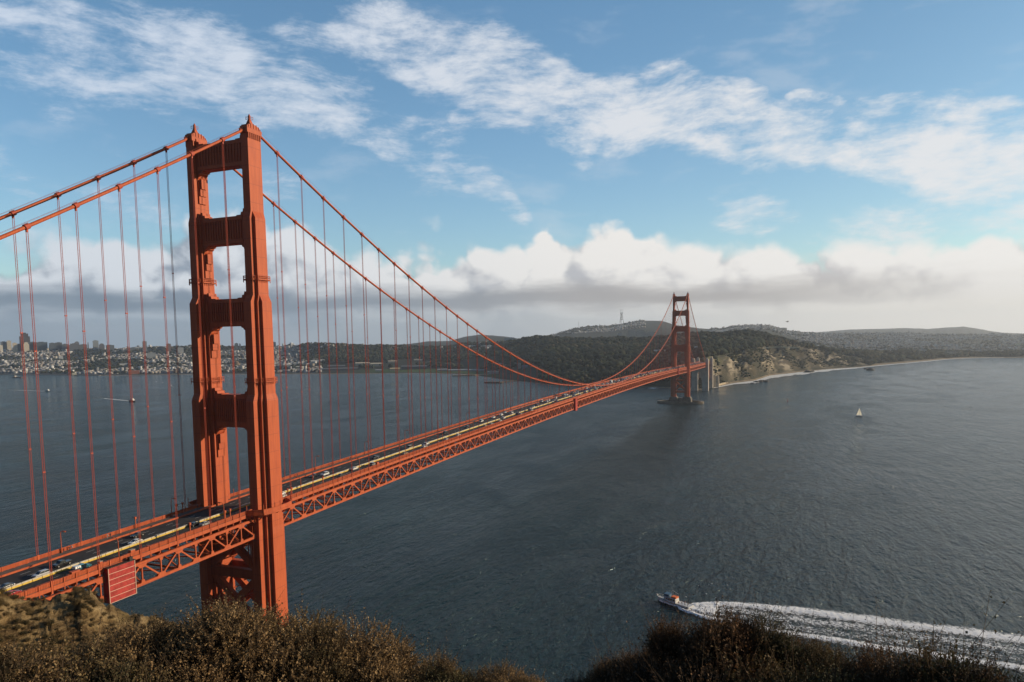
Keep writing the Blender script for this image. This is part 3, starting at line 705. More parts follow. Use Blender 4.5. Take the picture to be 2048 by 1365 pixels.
blc = np.clip(bl*1.6, 0, 1); Cg = lerp(Cg, c_scr, blc); Cg = lerp(Cg, c_dry, blc*sm(n2, .45, .62)*.8); n3 = fbm(Ug/5+fbm(X/30, Y/30, 2, 7)*3, (Dg-Dsh[None])/60, 4, 55); Cg = lerp(Cg, c_bare, blc*sm(n1*.62+n3*.38, .50, .57)); Cg = lerp(Cg, np.array([.035, .030, .022]), blc*sm(n3, .56, .64)*.8)
Cg = lerp(Cg, c_grs, sm(Ug, 690, 760)*sm(1010-Ug, 0, 30)*(Dg < Dsh[None]+330)*(Dg > Dsh[None]+60)*.9)
Cg = lerp(Cg, np.array([.10, .10, .045]), sm(Ug, 1395, 1410)*sm(1500-Ug, 0, 40)*sm(Dg, Dsh[None]+OFF2(us)[None]-60, Dsh[None]+OFF2(us)[None])*(Dg < Dsh[None]+OFF2(us)[None]+260)*sm(n2, .35, .5))
Cg = np.where(sandm & (Zn < 4.5)[..., None], c_sand*(0.85+.3*n2[..., None]), Cg)
ca = me.color_attributes.new('cover', 'FLOAT_COLOR', 'POINT'); ca.data.foreach_set('color', np.concatenate([Cg, np.ones(X.shape+(1,))], -1).astype(np.float32).ravel())
def mat_attr(name, attr, nscale=.03, amt=.5, rough=.95, bump=0, bs=.1):
    m = bpy.data.materials.new(name); m.use_nodes = True; t = NT(m.node_tree); b = t.n['Principled BSDF']; a = t.node('ShaderNodeAttribute'); a.attribute_name = attr
    g = t.node('ShaderNodeNewGeometry').outputs['Position']; n = t.noise(g, nscale, 5, .65)
    t.put(b.inputs['Base Color'], t.mix(1.0, a.outputs[0], t.mix(n, (1-amt,)*3, (1+amt,)*3), 'MULTIPLY')); b.inputs['Roughness'].default_value = rough; b.inputs['Specular IOR Level'].default_value = .12
    if bump: bp = t.node('ShaderNodeBump'); bp.inputs['Distance'].default_value = bump; t.put(bp.inputs['Height'], t.noise(g, bs, 5, .65)); t.put(b.inputs['Normal'], bp.outputs[0])
    return m
pen = link_mesh('peninsula', me, mat_attr('land_cover', 'cover', .04, .55, .95, 3.0, .08), smooth=True); put_tags(pen, kind='structure')

# ---------------------------------------------------------------- woods: thousands of crowns on the far hills
ICO_V = []
def ico(sub):
    import bmesh
    bm = bmesh.new(); bmesh.ops.create_icosphere(bm, subdivisions=sub, radius=1.0)
    v = np.array([x.co[:] for x in bm.verts]); f = np.array([[q.index for q in fc.verts] for fc in bm.faces]); bm.free(); return v, f
I1, I2 = ico(1), ico(2)
def crowns(name, x, y, z, r, h, sphere, cols, mat, seed=1):
    v, f = sphere; n = len(x); rg = np.random.default_rng(seed)
    V = np.repeat(v[None], n, 0).copy(); V *= (0.72+0.56*rg.random((n, len(v), 1)))
    V[..., 2] = np.where(V[..., 2] < 0, V[..., 2]*.8, V[..., 2])
    a = rg.random(n)*6.28; ca_, sa = np.cos(a)[:, None], np.sin(a)[:, None]
    vx = (V[..., 0]*ca_-V[..., 1]*sa)*r[:, None]*(0.8+.4*rg.random((n, 1))); vy = (V[..., 0]*sa+V[..., 1]*ca_)*r[:, None]
    P = np.stack([vx+x[:, None], vy+y[:, None], V[..., 2]*h[:, None]*.5+(z+h*.5)[:, None]], -1).reshape(-1, 3)
    F_ = (f[None]+(np.arange(n)*len(v))[:, None, None]).reshape(-1, 3)
    me = np_mesh(name, P, F_, 3); at = me.color_attributes.new('cover', 'FLOAT_COLOR', 'POINT')
    C = np.repeat(cols[:, None, :], len(v), 1)*(0.75+.5*rg.random((n, len(v), 1))); at.data.foreach_set('color', np.concatenate([C.reshape(-1, 3), np.ones((n*len(v), 1))], 1).astype(np.float32).ravel())
    return link_mesh(name, me, mat)
FOL = mat_attr('far_foliage', 'cover', .25, .7, 1.0)
def scatter(n, u0, u1, f0, f1, seed):
    """n points between columns u0..u1 and between fractions f0..f1 of the way from shore (0) to main ridge (1) to the valley (1.4)"""
    rg = np.random.default_rng(seed); u = rg.uniform(u0, u1, n*3); f = rg.uniform(f0, f1, n*3)**1.0
    a = np.interp(u, us, Dsh); b = np.interp(u, us, d4); D = a+(b-a)*f; keep = rg.random(n*3) < (D/D.max()); u, D = u[keep][:n], D[keep][:n]; return u, D, rg
def treecol(n, rg): 
    base = np.array([[.020, .027, .014], [.030, .034, .017], [.040, .036, .020], [.015, .022, .014], [.055, .046, .024]])
    return base[rg.choice(5, n, p=[.34, .28, .12, .2, .06])]
u, D, rg = scatter(15000, 600, 1760, .03, 1.12, 3)
off = np.interp(u, us, Dsh+OFF2(us)); x, y = uD_xy(u, D); nz = fbm(x/150, y/150, 3, 77)
cliff = (u > 1385) & (D < off+70)
park = (u > 690) & (u < 1010) & (D < np.interp(u, us, Dsh)+380); low_ = (u < 700) & (D < np.interp(u, us, Dsh)+600)
ok = ~cliff & ~park & ~low_ & ((nz > .36) | (D < 3300)) & ~((u < 1000) & (nz < .44) & (D < 3700)) & (D > np.interp(u, us, Dsh)+50)
ok &= ~((u > 1000) & (u < 1080) & (D < np.interp(u, us, Dsh)+420))
u, D, x, y = u[ok], D[ok], x[ok], y[ok]; n = len(u); z = land_z(u, D)-1.0; h = rg.uniform(9, 21, n)*(0.75+.5*fbm(x/110, y/110, 2, 9)); r = h*rg.uniform(.36, .6, n)
k2_ = 3800; u2, D2_, rg2 = scatter(k2_, 1735, 2380, .10, 1.02, 33); x2_, y2_ = uD_xy(u2, D2_); kk = fbm(x2_/120, y2_/120, 3, 71) > .40; u2, D2_, x2_, y2_ = u2[kk], D2_[kk], x2_[kk], y2_[kk]
x = np.concatenate([x, x2_]); y = np.concatenate([y, y2_]); z = np.concatenate([z, land_z(u2, D2_)-1]); h2_ = rg2.uniform(8, 18, len(u2)); h = np.concatenate([h, h2_]); r = np.concatenate([r, h2_*.6]); n = len(x); tc_ = treecol(n, rg)*(.20+1.65*fbm(x/190, y/190, 4, 123))[:, None]; r = r*rg.uniform(.75, 1.35, n)
w = crowns('woods', x, y, z, r, h, I2, tc_, FOL, 4); put_tags(w, kind='stuff'); w['label'] = 'dense dark woods covering the hills behind the far bridge end'
# scrub patches on the bluff, trees in town and on the far hills
rg = np.random.default_rng(12); u = rg.uniform(1400, 1750, 5000); a = np.interp(u, us, Dsh); D = a+np.interp(u, us, OFF2(us))*rg.uniform(.15, 1.25, 5000); x, y = uD_xy(u, D)
k = fbm(x/40, y/40, 3, 51) > .50; u, D, x, y = u[k], D[k], x[k], y[k]; n = len(u); z = land_z(u, D)-.4; h = rg.uniform(1.5, 5.5, n)
w = crowns('bluff_scrub', x, y, z, h*1.1, h, I1, treecol(n, rg)*1.35, FOL, 5); put_tags(w, kind='stuff')
def town_pts(n, seed):
    rg = np.random.default_rng(seed); out = []
    u = rg.uniform(-380, 640, n); a = np.interp(u, us, Dsh)+120; b = np.interp(u, us, d4)+80; D = a+(b-a)*rg.random(n)**.9; out.append((u, D))
    u = rg.uniform(1590, 2400, n); a = np.maximum(np.interp(u, us, d4)+150, 4300); D = a+(9200-a)*rg.random(n)**1.2; out.append((u, D))
    m2 = n//8; u = rg.uniform(640, 980, m2); D = np.interp(u, us, d4)+rg.uniform(-250, 500, m2); out.append((u, D))
    u = rg.uniform(1090, 1290, m2); D = rg.uniform(6300, 7900, m2); out.append((u, D)); u = rg.uniform(1420, 1600, m2); D = rg.uniform(6300, 8300, m2); out.append((u, D))
    u = np.concatenate([o[0] for o in out]); D = np.concatenate([o[1] for o in out]); x, y = uD_xy(u, D); return u, D, x, y, rg
u, D, x, y, rg = town_pts(5200, 8); nz = fbm(x/260, y/260, 3, 61); k = (nz > .50) | (rg.random(len(u)) < .16); u, D, x, y = u[k], D[k], x[k], y[k]; n = len(u)
z = land_z(u, D)-1; h = rg.uniform(7, 17, n); w = crowns('town_trees', x, y, z, h*.75, h, I1, treecol(n, rg), FOL, 6); put_tags(w, kind='stuff')

# ---------------------------------------------------------------- town: individual buildings near the front and on the skyline, the rest as one mass
def mat_bld():
    m = bpy.data.materials.new('town_walls'); m.use_nodes = True; t = NT(m.node_tree); b = t.n['Principled BSDF']; a = t.node('ShaderNodeAttribute'); a.attribute_name = 'cover'
    g = t.node('ShaderNodeNewGeometry'); s = t.node('ShaderNodeSeparateXYZ'); t.put(s.inputs[0], g.outputs['Position']); nrm = t.node('ShaderNodeSeparateXYZ'); t.put(nrm.inputs[0], g.outputs['Normal'])
    fz = t.m('FRACT', t.m('DIVIDE', s.outputs[2], 3.4)); fx = t.m('FRACT', t.m('DIVIDE', t.add(s.outputs[0], s.outputs[1]), 4.6))
    win = t.mul(t.mul(t.m('GREATER_THAN', fz, .42), t.m('GREATER_THAN', fx, .40)), t.m('LESS_THAN', t.m('ABSOLUTE', nrm.outputs[2]), .5))
    t.put(b.inputs['Base Color'], t.mix(t.mul(win, .72), a.outputs[0], (.03, .035, .04))); b.inputs['Roughness'].default_value = .8; b.inputs['Specular IOR Level'].default_value = .2
    return m
BLD = mat_bld()
pal = np.array([[.42, .42, .42], [.50, .50, .49], [.34, .31, .27], [.26, .26, .28], [.40, .38, .33], [.20, .15, .12], [.58, .58, .56], [.15, .16, .18], [.30, .26, .21]])
def col_attr(me, rgb):
    at = me.color_attributes.new('cover', 'FLOAT_COLOR', 'POINT'); at.data.foreach_set('color', np.tile(np.array([*rgb, 1], np.float32), len(me.vertices)))
def building(name, x, y, z, w, d, h, rot, rgb, label, cat, group=None, kind=0, depth_below=6, roof_rgb=None):
    """kind 0 flat roof with parapet and penthouse, 1 gabled, 2 dome, 3 stepped tower"""
    m = MB(); H_ = h
    if kind == 1:
        m.box(-w/2, w/2, -d/2, d/2, -depth_below, h*.7); rf = MB()
        rf.prism([(-d/2-.5, h*.7), (d/2+.5, h*.7), (0, h)], lambda a, b: (-w/2-.5, a, b), lambda a, b: (w/2+.5, a, b))
    elif kind == 2:
        m.tube([(0, 0, -depth_below), (0, 0, h*.55)], w/2, 16); rf = MB(); rf.tube([(0, 0, h*.55), (0, 0, h*.75), (0, 0, h*.9), (0, 0, h)], [w*.46, w*.40, w*.26, w*.05], 16)
    elif kind == 3:
        m.box(-w/2, w/2, -d/2, d/2, -depth_below, h*.8); m.box(-w*.36, w*.36, -d*.36, d*.36, h*.8, h*.95); rf = MB(); rf.box(-w*.16, w*.16, -d*.16, d*.16, h*.95, h)
    else:
        m.box(-w/2, w/2, -d/2, d/2, -depth_below, h-1.0); m.box(-w/2-.3, w/2+.3, -d/2-.3, d/2+.3, h-1.0, h-.35); rf = MB(); rf.box(-w*.25, w*.2, -d*.25, d*.25, h-.35, h+min(2.5, h*.12))
    r = empty(name, (x, y, z), rot); put_tags(r, label, cat, group)
    o = m.build('wall', BLD, r); col_attr(o.data, rgb); q = rf.build('roof', BLD, r); col_attr(q.data, roof_rgb or tuple(c*.8 for c in rgb)); return r
def hit_land(u, v, D0):
    """distance at which the sight line meets the relief (else the given distance)"""
    j = int(np.clip(round((u-us[0])/3.5), 0, NU-1)); Ds = np.arange(Dg[1, j]+8, 9500, 8.0); zt_ = np.interp(Ds, Dg[:, j], Zn[:, j]); zr_ = zl(u, v, Ds)
    k = np.where(zr_ <= zt_+.5)[0]
    return float(Ds[k[0]]) if len(k) and Ds[k[0]] < D0+900 else D0
def by_pixels(u0, u1, vt, vb, D, name, rgb, label, cat='building', kind=0, dep=None, rot=None, roof=None, group=None):
    um = (u0+u1)/2; Dh = hit_land(um, vb, D); D = Dh; p = away(um, vb, D); w = (u1-u0)/FPX*D*1.0; h = (vb-vt)/FPX*D; ang = math.atan2(p[1]-CY, p[0]-CX)-pi/2 if rot is None else rot
    w *= abs(1/ math.sqrt(1+((um-PPX)/FPX)**2))**1.0*1.0
    return building(name, p[0], p[1], p[2], w, dep or max(12, w*.6), h, ang, rgb, label, cat, group, kind, max(6, h*.3), roof)
SK = [(42, 60, 672, 703, 7000, 'office_tower', (.085, .075, .078), 'tallest dark brown office tower on the far left skyline', 3), (15.4, 23, 685.5, 702, 6800, 'apartment_tower', (.62, .55, .42), 'slim cream tower left of the dark office tower', 0),
 (26.7, 35, 690, 707, 6500, 'apartment_tower', (.66, .58, .45), 'cream tower just left of the tallest dark tower', 0), (49, 58.5, 688, 706, 6500, 'apartment_tower', (.72, .66, .52), 'bright cream tower in front of the tallest dark tower', 3), (0, 6, 694, 708, 6400, 'apartment_tower', (.7, .66, .56), 'pale tower at the left edge of the skyline', 0),
 (3, 14, 687, 702, 7200, 'office_tower', (.13, .15, .18), 'grey blue office block behind the leftmost towers', 0), (35, 44, 691, 704, 7100, 'office_tower', (.10, .12, .14), 'dark block between two cream towers', 0), (60, 72, 687.6, 703, 7000, 'office_tower', (.10, .13, .16), 'dark blue grey block right of the tallest tower', 0),
 (74, 94, 687.6, 703, 6900, 'office_tower', (.09, .12, .15), 'broad dark block second right of the tallest tower', 0), (100, 112, 689, 703, 6900, 'office_tower', (.10, .12, .14), 'dark slab on the skyline, left of a joined pair', 0), (112, 124, 688, 702, 6850, 'office_tower', (.11, .12, .14), 'dark slab on the skyline, right of a joined pair', 0),
 (126, 137, 690.5, 702, 6800, 'apartment_tower', (.14, .16, .18), 'grey block left of the peaked hotel', 0), (139, 160, 689, 702, 6800, 'hotel_block', (.13, .14, .16), 'wide grey hilltop block with a stepped top', 3), (150, 158, 684.5, 692, 6900, 'hotel_tower', (.2, .2, .21), 'small pointed tower behind the stepped hilltop block', 3),
 (161, 174, 691, 702, 6700, 'apartment_tower', (.12, .13, .15), 'dark block beside a thin spire', 0), (176, 178, 687, 702, 6600, 'church_spire', (.12, .12, .13), 'thin dark spire between skyline blocks', 3), (187, 197, 684, 700, 6500, 'apartment_tower', (.33, .37, .40), 'tall pale grey slab on the middle left skyline', 0),
 (199, 209, 689, 701, 6500, 'apartment_tower', (.16, .16, .18), 'dark tower with pointed top right of the pale slab', 3), (213, 228, 692, 702, 6400, 'apartment_block', (.14, .16, .18), 'squat dark block right of the pointed top tower', 0), (253, 275, 697, 703, 6300, 'apartment_block', (.15, .17, .19), 'low wide dark block on the ridge', 0),
 (286, 294, 685, 703, 6200, 'apartment_tower', (.26, .29, .32), 'slender grey tower standing alone near the cable hangers', 0), (316, 330, 694.5, 703, 6100, 'apartment_block', (.15, .16, .17), 'dark ridge block left of the brown block', 0), (334, 342, 689.5, 703, 6000, 'apartment_block', (.22, .15, .13), 'reddish brown block on the ridge left of the near tower', 0),
 (355, 367, 696.5, 708, 5700, 'apartment_block', (.44, .45, .45), 'white block below the wooded ridge beside the near tower', 0), (295, 311, 707, 718, 5300, 'apartment_block', (.33, .36, .38), 'pale grey block halfway up the hillside', 0), (119, 126, 714, 722, 5300, 'apartment_block', (.52, .55, .57), 'white block low on the hillside', 0),
 (470, 477, 688, 702, 5700, 'apartment_tower', (.15, .17, .19), 'dark tower seen through the near tower opening', 0), (479, 482, 689, 702, 5700, 'apartment_tower', (.14, .15, .18), 'narrow dark tower beside the one seen through the opening', 0), (545, 552, 685.5, 701, 5500, 'apartment_tower', (.12, .15, .18), 'dark tower just right of the near tower leg', 0),
 (467, 479, 722.5, 733, 4000, 'domed_rotunda', (.20, .14, .09), 'tan domed rotunda near the waterfront seen through the bridge tower', 2), (235, 262, 728, 731, 4700, 'long_shed', (.62, .62, .58), 'long white waterfront shed roof among the houses', 1),
 (258, 278, 742, 748, 3950, 'marina_building', (.34, .13, .08), 'reddish roofed building on the marina shore', 1), (145, 153, 747, 751, 4100, 'marina_building', (.5, .48, .38), 'small cream boathouse on the left shore', 1),
 (567, 583, 728, 735, 4100, 'barracks', (.62, .60, .54), 'white long roofed barracks right of the near tower', 1), (587, 601, 725.5, 731, 4150, 'barracks', (.6, .58, .52), 'second white barracks from the near tower', 1), (606, 614, 723.5, 730, 4200, 'barracks', (.55, .52, .46), 'small white barracks between two larger ones', 1),
 (622, 638, 721, 728, 4200, 'barracks', (.62, .60, .55), 'largest white barracks on the low rise', 1), (641, 649, 719.5, 727, 4200, 'barracks', (.6, .58, .54), 'tall white barracks at the end of the row', 1), (592, 604, 733, 737, 3950, 'warehouse', (.6, .57, .5), 'low cream warehouse below the barracks', 1),
 (634, 715, 736, 740, 3800, 'hangar', (.12, .125, .13), 'very long low grey roofed hangar by the waterfront', 1), (655, 690, 731, 734.5, 3850, 'hangar', (.16, .165, .17), 'long grey shed behind the waterfront hangar', 1), (711, 739, 725, 730.5, 3900, 'barracks', (.66, .56, .42), 'sunlit cream building left of a joined pair', 1),
 (741, 766, 726, 732, 3850, 'barracks', (.66, .58, .44), 'sunlit cream building right of a joined pair', 1), (776, 794, 721.5, 726, 3950, 'barracks', (.62, .52, .38), 'cream building higher up among the trees', 1), (780, 800, 736, 742, 3500, 'park_hall', (.62, .5, .3), 'yellowish hall beside the green field', 1),
 (751, 763, 739, 743, 3500, 'park_hall', (.42, .42, .42), 'small white roofed hall beside the shore road', 1), (828, 845, 718.5, 722, 3900, 'barracks', (.62, .54, .42), 'cream house alone on the wooded slope', 1), (803, 853, 731, 738, 3550, 'hangar', (.11, .12, .13), 'broad dark grey roof at the foot of the woods', 1),
 (875, 895, 738, 742, 3150, 'shore_house', (.40, .42, .42), 'long white shore house left of the field flagpole', 1), (897, 935, 738.7, 742, 3120, 'shore_house', (.38, .40, .41), 'longest white shore house behind the green field', 1), (938, 969, 738.5, 742, 3100, 'shore_house', (.38, .40, .41), 'white shore house nearest the wharf', 1),
 (975, 998, 743, 748, 2850, 'boat_station', (.45, .45, .43), 'white boat station with a flat roof near the wharf', 0), (1006, 1023, 729, 735, 2900, 'brick_depot', (.42, .28, .16), 'tan depot under the elevated road', 1), (1035, 1042, 727, 737, 2850, 'brick_depot', (.40, .36, .32), 'narrow pale depot right of the tan one', 0), (1044, 1056, 731, 737, 2800, 'brick_depot', (.16, .20, .26), 'blue grey depot beneath the elevated road', 1),
 (1009, 1032, 675, 684, 5000, 'hospital', (.40, .42, .43), 'white hospital on the ridge left of the high hills', 3), (1255, 1272, 661, 676, 6600, 'campus_block', (.40, .36, .31), 'tall beige campus block at the foot of the antenna hill', 0), (1273, 1291, 662, 676, 6600, 'campus_block', (.38, .35, .31), 'right hand beige campus block at the foot of the hill', 0), (1292, 1309, 665, 675, 6650, 'campus_block', (.42, .40, .37), 'lower pale wing beside the beige campus blocks', 0),
 (1235, 1244, 667, 676, 6500, 'campus_block', (.36, .37, .38), 'small grey block left of the beige campus', 0), (1308, 1324, 700, 708, 2750, 'hill_house', (.55, .55, .52), 'white house among trees left of the far tower', 1), (1326, 1342, 700, 706.5, 2750, 'hill_house', (.62, .55, .40), 'cream house touching the left leg of the far tower', 1),
 (1156, 1163, 727, 732, 2500, 'officer_house', (.55, .56, .56), 'leftmost white gabled house of the row', 1), (1164, 1171, 727, 732, 2500, 'officer_house', (.55, .56, .56), 'second white gabled house of the row', 1), (1172, 1179, 727, 732, 2500, 'officer_house', (.52, .53, .54), 'third white gabled house of the row', 1), (1180, 1186, 727.5, 732, 2500, 'officer_house', (.55, .55, .55), 'last white gabled house of the row', 1),
 (1137, 1147, 730, 734, 2480, 'officer_house', (.35, .36, .37), 'grey house left of the white gabled row', 1), (1263, 1274, 727, 731.5, 2350, 'toll_office', (.5, .5, .48), 'white office under the rising cable', 1), (1275, 1285, 726, 731, 2350, 'toll_office', (.45, .44, .42), 'second white office under the rising cable', 1), (1389.5, 1401, 693.5, 702, 2500, 'hill_house', (.52, .54, .55), 'white house right of the far tower', 1),
 (1472, 1487, 699.5, 702.8, 2350, 'battery_wall', (.66, .56, .36), 'sunlit cream concrete wall on the bluff top', 0), (1677, 1689, 701, 707, 3150, 'cliff_house', (.45, .42, .34), 'pale house on the cliff edge above the beach', 1), (1840, 1852, 700.5, 706, 4400, 'beach_house', (.6, .55, .45), 'bright roofed house above the beach', 1), (1895, 1909, 705, 711.5, 4350, 'mansion', (.62, .48, .36), 'pinkish mansion at the end of the beach', 1), (1911, 1922, 705.5, 710.5, 4380, 'mansion', (.55, .46, .36), 'cream mansion right of the pinkish one', 1),
 (2031, 2040, 688, 694, 5600, 'church', (.75, .66, .48), 'bright cream church front at the right edge', 3), (1877.5, 1881, 679, 685, 6800, 'water_tower', (.62, .55, .42), 'small bright tower among the distant houses', 3), (1560, 1573, 656.5, 660, 8000, 'hilltop_building', (.5, .45, .36), 'pale building on the shoulder of the far wooded hill', 0)]
for (a, b, c, d, e, nm, rgb, lab, kd) in SK: by_pixels(a, b, c, d, e, nm, rgb, lab, nm.replace('_', ' ').split()[-1] if nm not in ('hangar',) else 'hangar', kd)
# lit roadside wall along the bluff top
w_ = MB()
pts = [away(u_, v_, 2520) for u_, v_ in ((1526, 696.5), (1545, 695), (1562, 694.2), (1580, 695), (1601, 696.5))]
for a, b in zip(pts[:-1], pts[1:]): w_.beam((a[0], a[1], a[2]), (b[0], b[1], b[2]), 1.2, 2.6)
put_tags(w_.build('road_wall', pbr('warm_concrete', (.62, .56, .40), .8)), 'low pale wall along the coastal road on the bluff top', 'wall')
# mass of houses
u, D, x, y, rg = town_pts(21000, 21); nz = fbm(x/260, y/260, 3, 61)
k = (nz < .56); u, D, x, y = u[k], D[k], x[k], y[k]; n = len(u); zz = land_z(u, D)
hw = rg.uniform(3, 7.5, n)*(1+1.2*(rg.random(n) < .06)); hd = rg.uniform(4, 8, n); hh_ = rg.uniform(5, 10, n)*(1+1.4*(rg.random(n) < .04)); th = np.where(u < 700, .22, -.1)+rg.normal(0, .02, n)+pi/2*(rg.random(n) < .5)
ci = rg.choice(len(pal), n, p=[.18, .16, .12, .12, .12, .07, .09, .07, .07]); cols = pal[ci]*rg.uniform(.40, 1.15, (n, 1))
near = np.where((u > -60) & (u < 640) & (D < np.interp(u, us, Dsh)+900))[0][:150]; near = np.concatenate([near, np.where((u > 1640) & (u < 2060) & (D < 5600))[0][:60]])
isn = np.zeros(n, bool); isn[near] = True
for i in near:
    lft = u[i] < 1000
    lab = ('small %s house in the dense waterfront streets at the left' if lft else 'small %s house in the hazy streets behind the right hand beach') % ('white', 'white', 'tan', 'grey', 'cream', 'brown', 'white', 'dark grey', 'tan')[ci[i]]
    m = MB(); a, b, c = hw[i], hd[i], hh_[i]; m.box(-a, a, -b, b, -5, c*.8); m.prism([(-b-.3, c*.8), (b+.3, c*.8), (0, c*1.15)], lambda p, q: (-a-.3, p, q), lambda p, q: (a+.3, p, q))
    o = m.build('house', BLD); col_attr(o.data, cols[i]); o.location = (x[i], y[i], zz[i]); o.rotation_euler = (0, 0, th[i]); put_tags(o, lab, 'house', 'houses in the waterfront streets' if lft else 'houses behind the beach')
x, y, zz, hw, hd, hh_, th, cols = [q[~isn] for q in (x, y, zz, hw, hd, hh_, th, cols)]; n = len(x)
bx_ = np.array([[-1, -1, -1], [1, -1, -1], [1, 1, -1], [-1, 1, -1], [-1, -1, 1], [1, -1, 1], [1, 1, 1], [-1, 1, 1.]]); bf = np.array([(4, 5, 6, 7), (0, 1, 5, 4), (1, 2, 6, 5), (2, 3, 7, 6), (3, 0, 4, 7)])
px = bx_[None, :, 0]*hw[:, None]; py = bx_[None, :, 1]*hd[:, None]; ct, st = np.cos(th)[:, None], np.sin(th)[:, None]
P = np.stack([px*ct-py*st+x[:, None], px*st+py*ct+y[:, None], np.where(bx_[None, :, 2] > 0, hh_[:, None], -6.)+zz[:, None]], -1).reshape(-1, 3)
me = np_mesh('hillside_houses', P, (bf[None]+(np.arange(n)*8)[:, None, None]).reshape(-1, 4)); at = me.color_attributes.new('cover', 'FLOAT_COLOR', 'POINT'); at.data.foreach_set('color', np.concatenate([np.repeat(cols, 8, 0), np.ones((n*8, 1))], 1).astype(np.float32).ravel())
put_tags(link_mesh('hillside_houses', me, BLD), kind='stuff')

# antenna tower on the hill and a small mast
m = MB(); p = away(1243, 648, 7850); s_ = 7850/FPX; W0, H0 = 4.3*s_, 28.5*s_
legs = [(cos(a), sin(a)) for a in (pi/2+.4, pi/2+.4+2.094, pi/2+.4+4.189)]
def wr_(t): return W0*(1.0-.62*min(t/.62, 1)) if t < .62 else W0*(.38+.28*min((t-.62)/.12, 1)) if t < .74 else W0*.62
ts = [0, .15, .3, .45, .62, .74, .85, 1.0]
for (cx_, sy_) in legs:
    for a, b in zip(ts[:-1], ts[1:]): m.beam((cx_*wr_(a), sy_*wr_(a), a*H0), (cx_*wr_(b), sy_*wr_(b), b*H0), 3.6-2*(a > .7), 3.6-2*(a > .7))
for t in (.30, .45, .62, .74):
    for i in range(3):
        a, b = legs[i], legs[(i+1) % 3]; m.beam((a[0]*wr_(t), a[1]*wr_(t), t*H0), (b[0]*wr_(t), b[1]*wr_(t), t*H0), 3, 4)
m.tube([(0, 0, .3*H0), (0, 0, .74*H0)], 1.2, 6)
o = m.build('antenna_tower', pbr('mast_steel', (.12, .09, .09), .7)); o.location = p; put_tags(o, 'tall three legged antenna tower on the hazy hilltop', 'antenna')
m = MB(); p = away(1157.5, 658, 7800); m.tube([(0, 0, 0), (0, 0, 78)], 1.3, 6); m.beam((-2.5, 0, 66), (2.5, 0, 66), 1.0); o = m.build('radio_mast', pbr('mast_grey', (.2, .2, .2), .7)); o.location = p; put_tags(o, 'thin radio mast on the left shoulder of the high hills', 'mast')

# elevated road, wharves, seawall
m = MB(); a, b = away(985, 728, 2950), away(1072, 725.2, 2800); m.beam((a[0], a[1], a[2]), (b[0], b[1], b[2]), 18, 3.2)
for t in np.linspace(0, 1, 10): q = a+(b-a)*t; m.beam((q[0], q[1], 2), (q[0], q[1], q[2]), 2.5)
put_tags(m.build('elevated_road', pbr('viaduct_concrete', (.17, .17, .17), .9)), 'dark elevated road on pillars above the tan depot', 'viaduct')
def wharf(name, pts, w, zt, mat, lab, cat):
    m = MB()
    for a, b in zip(pts[:-1], pts[1:]): m.beam((a[0], a[1], zt-1), (b[0], b[1], zt-1), w, 2.4)
    for a, b in zip(pts[:-1], pts[1:]):
        for t in np.linspace(0, 1, 8): q = np.array(a)+(np.array(b)-np.array(a))*t; m.beam((q[0], q[1], -4), (q[0], q[1], zt-1), w*.5, 1.5)
    put_tags(m.build(name, mat), lab, cat)
wharf('fishing_pier', [ground(906, 752.5), ground(946, 752), ground(985, 750)], 26, 3.5, pbr('pier_planks', (.30, .24, .16), .9, var=.4, vscale=.05), 'sandy coloured fishing pier beside the green field', 'pier')
wharf('old_wharf', [ground(971, 766), ground(1005, 766.5)], 30, 4, pbr('dark_timber', (.08, .065, .05), .9, var=.5, vscale=.05), 'dark old wharf platform standing in the water', 'wharf')
wharf('wharf_walkway', [ground(1005, 765), ground(1048, 762)], 7, 3, pbr('dark_timber2', (.08, .065, .05), .9, var=.5, vscale=.05), 'narrow walkway joining the old wharf to the shore', 'walkway')
wharf('seawall', [ground(-60, 750.5), ground(60, 750), ground(200, 752)], 12, 2, pbr('seawall_stone', (.14, .13, .12), .9), 'low dark breakwater along the left shore', 'breakwater')
w_ = MB(); q0, q1 = ground(1425, 776.5), ground(1455, 769.5); w_.beam((q0[0]-4, q0[1]+10, 3), (q1[0]-6, q1[1], 3.5), 2.5, 5)
put_tags(w_.build('shore_wall', pbr('tan_concrete', (.42, .34, .22), .85)), 'low tan retaining wall on the beach beside the pylons', 'wall')

# rocks in the surf
ROCK = pbr('wet_rock', (.030, .028, .026), .7, .4, .5, .08, bump=.8, bscale=.3)
def rock(u_, v_, w, h, lab, seed, name='sea_rock'):
    p = ground(u_, v_); v, f = I2; rg = np.random.default_rng(seed); V = v*(0.7+.55*rg.random((len(v), 1))); V = V*np.array([w, w*.6, h]); V[:, 2] = np.maximum(V[:, 2], -3)
    o = link_mesh(name, np_mesh(name, V, f, 3), ROCK); o.location = p; o.rotation_euler = (0, 0, rg.uniform(0, .6)); put_tags(o, lab, 'rock')
rock(1741, 741, 14, 9, 'larger dark sea stack standing off the beach', 1); rock(1731, 738.5, 9, 5, 'smaller dark rock touching the larger sea stack', 2)
for i, (u_, v_, w, h) in enumerate([(1504, 767.5, 7, 2.5), (1512, 765, 9, 4), (1520, 764.5, 10, 6), (1527, 763, 6, 4), (1532, 764.5, 8, 5), (1616, 745.5, 16, 8), (1624, 744, 10, 5)]):
    rock(u_, v_, w, h, 'black rock in the white surf, number %s from the bridge end' % ('first', 'second', 'third', 'fourth', 'fifth', 'sixth and largest', 'seventh')[i], i+5)

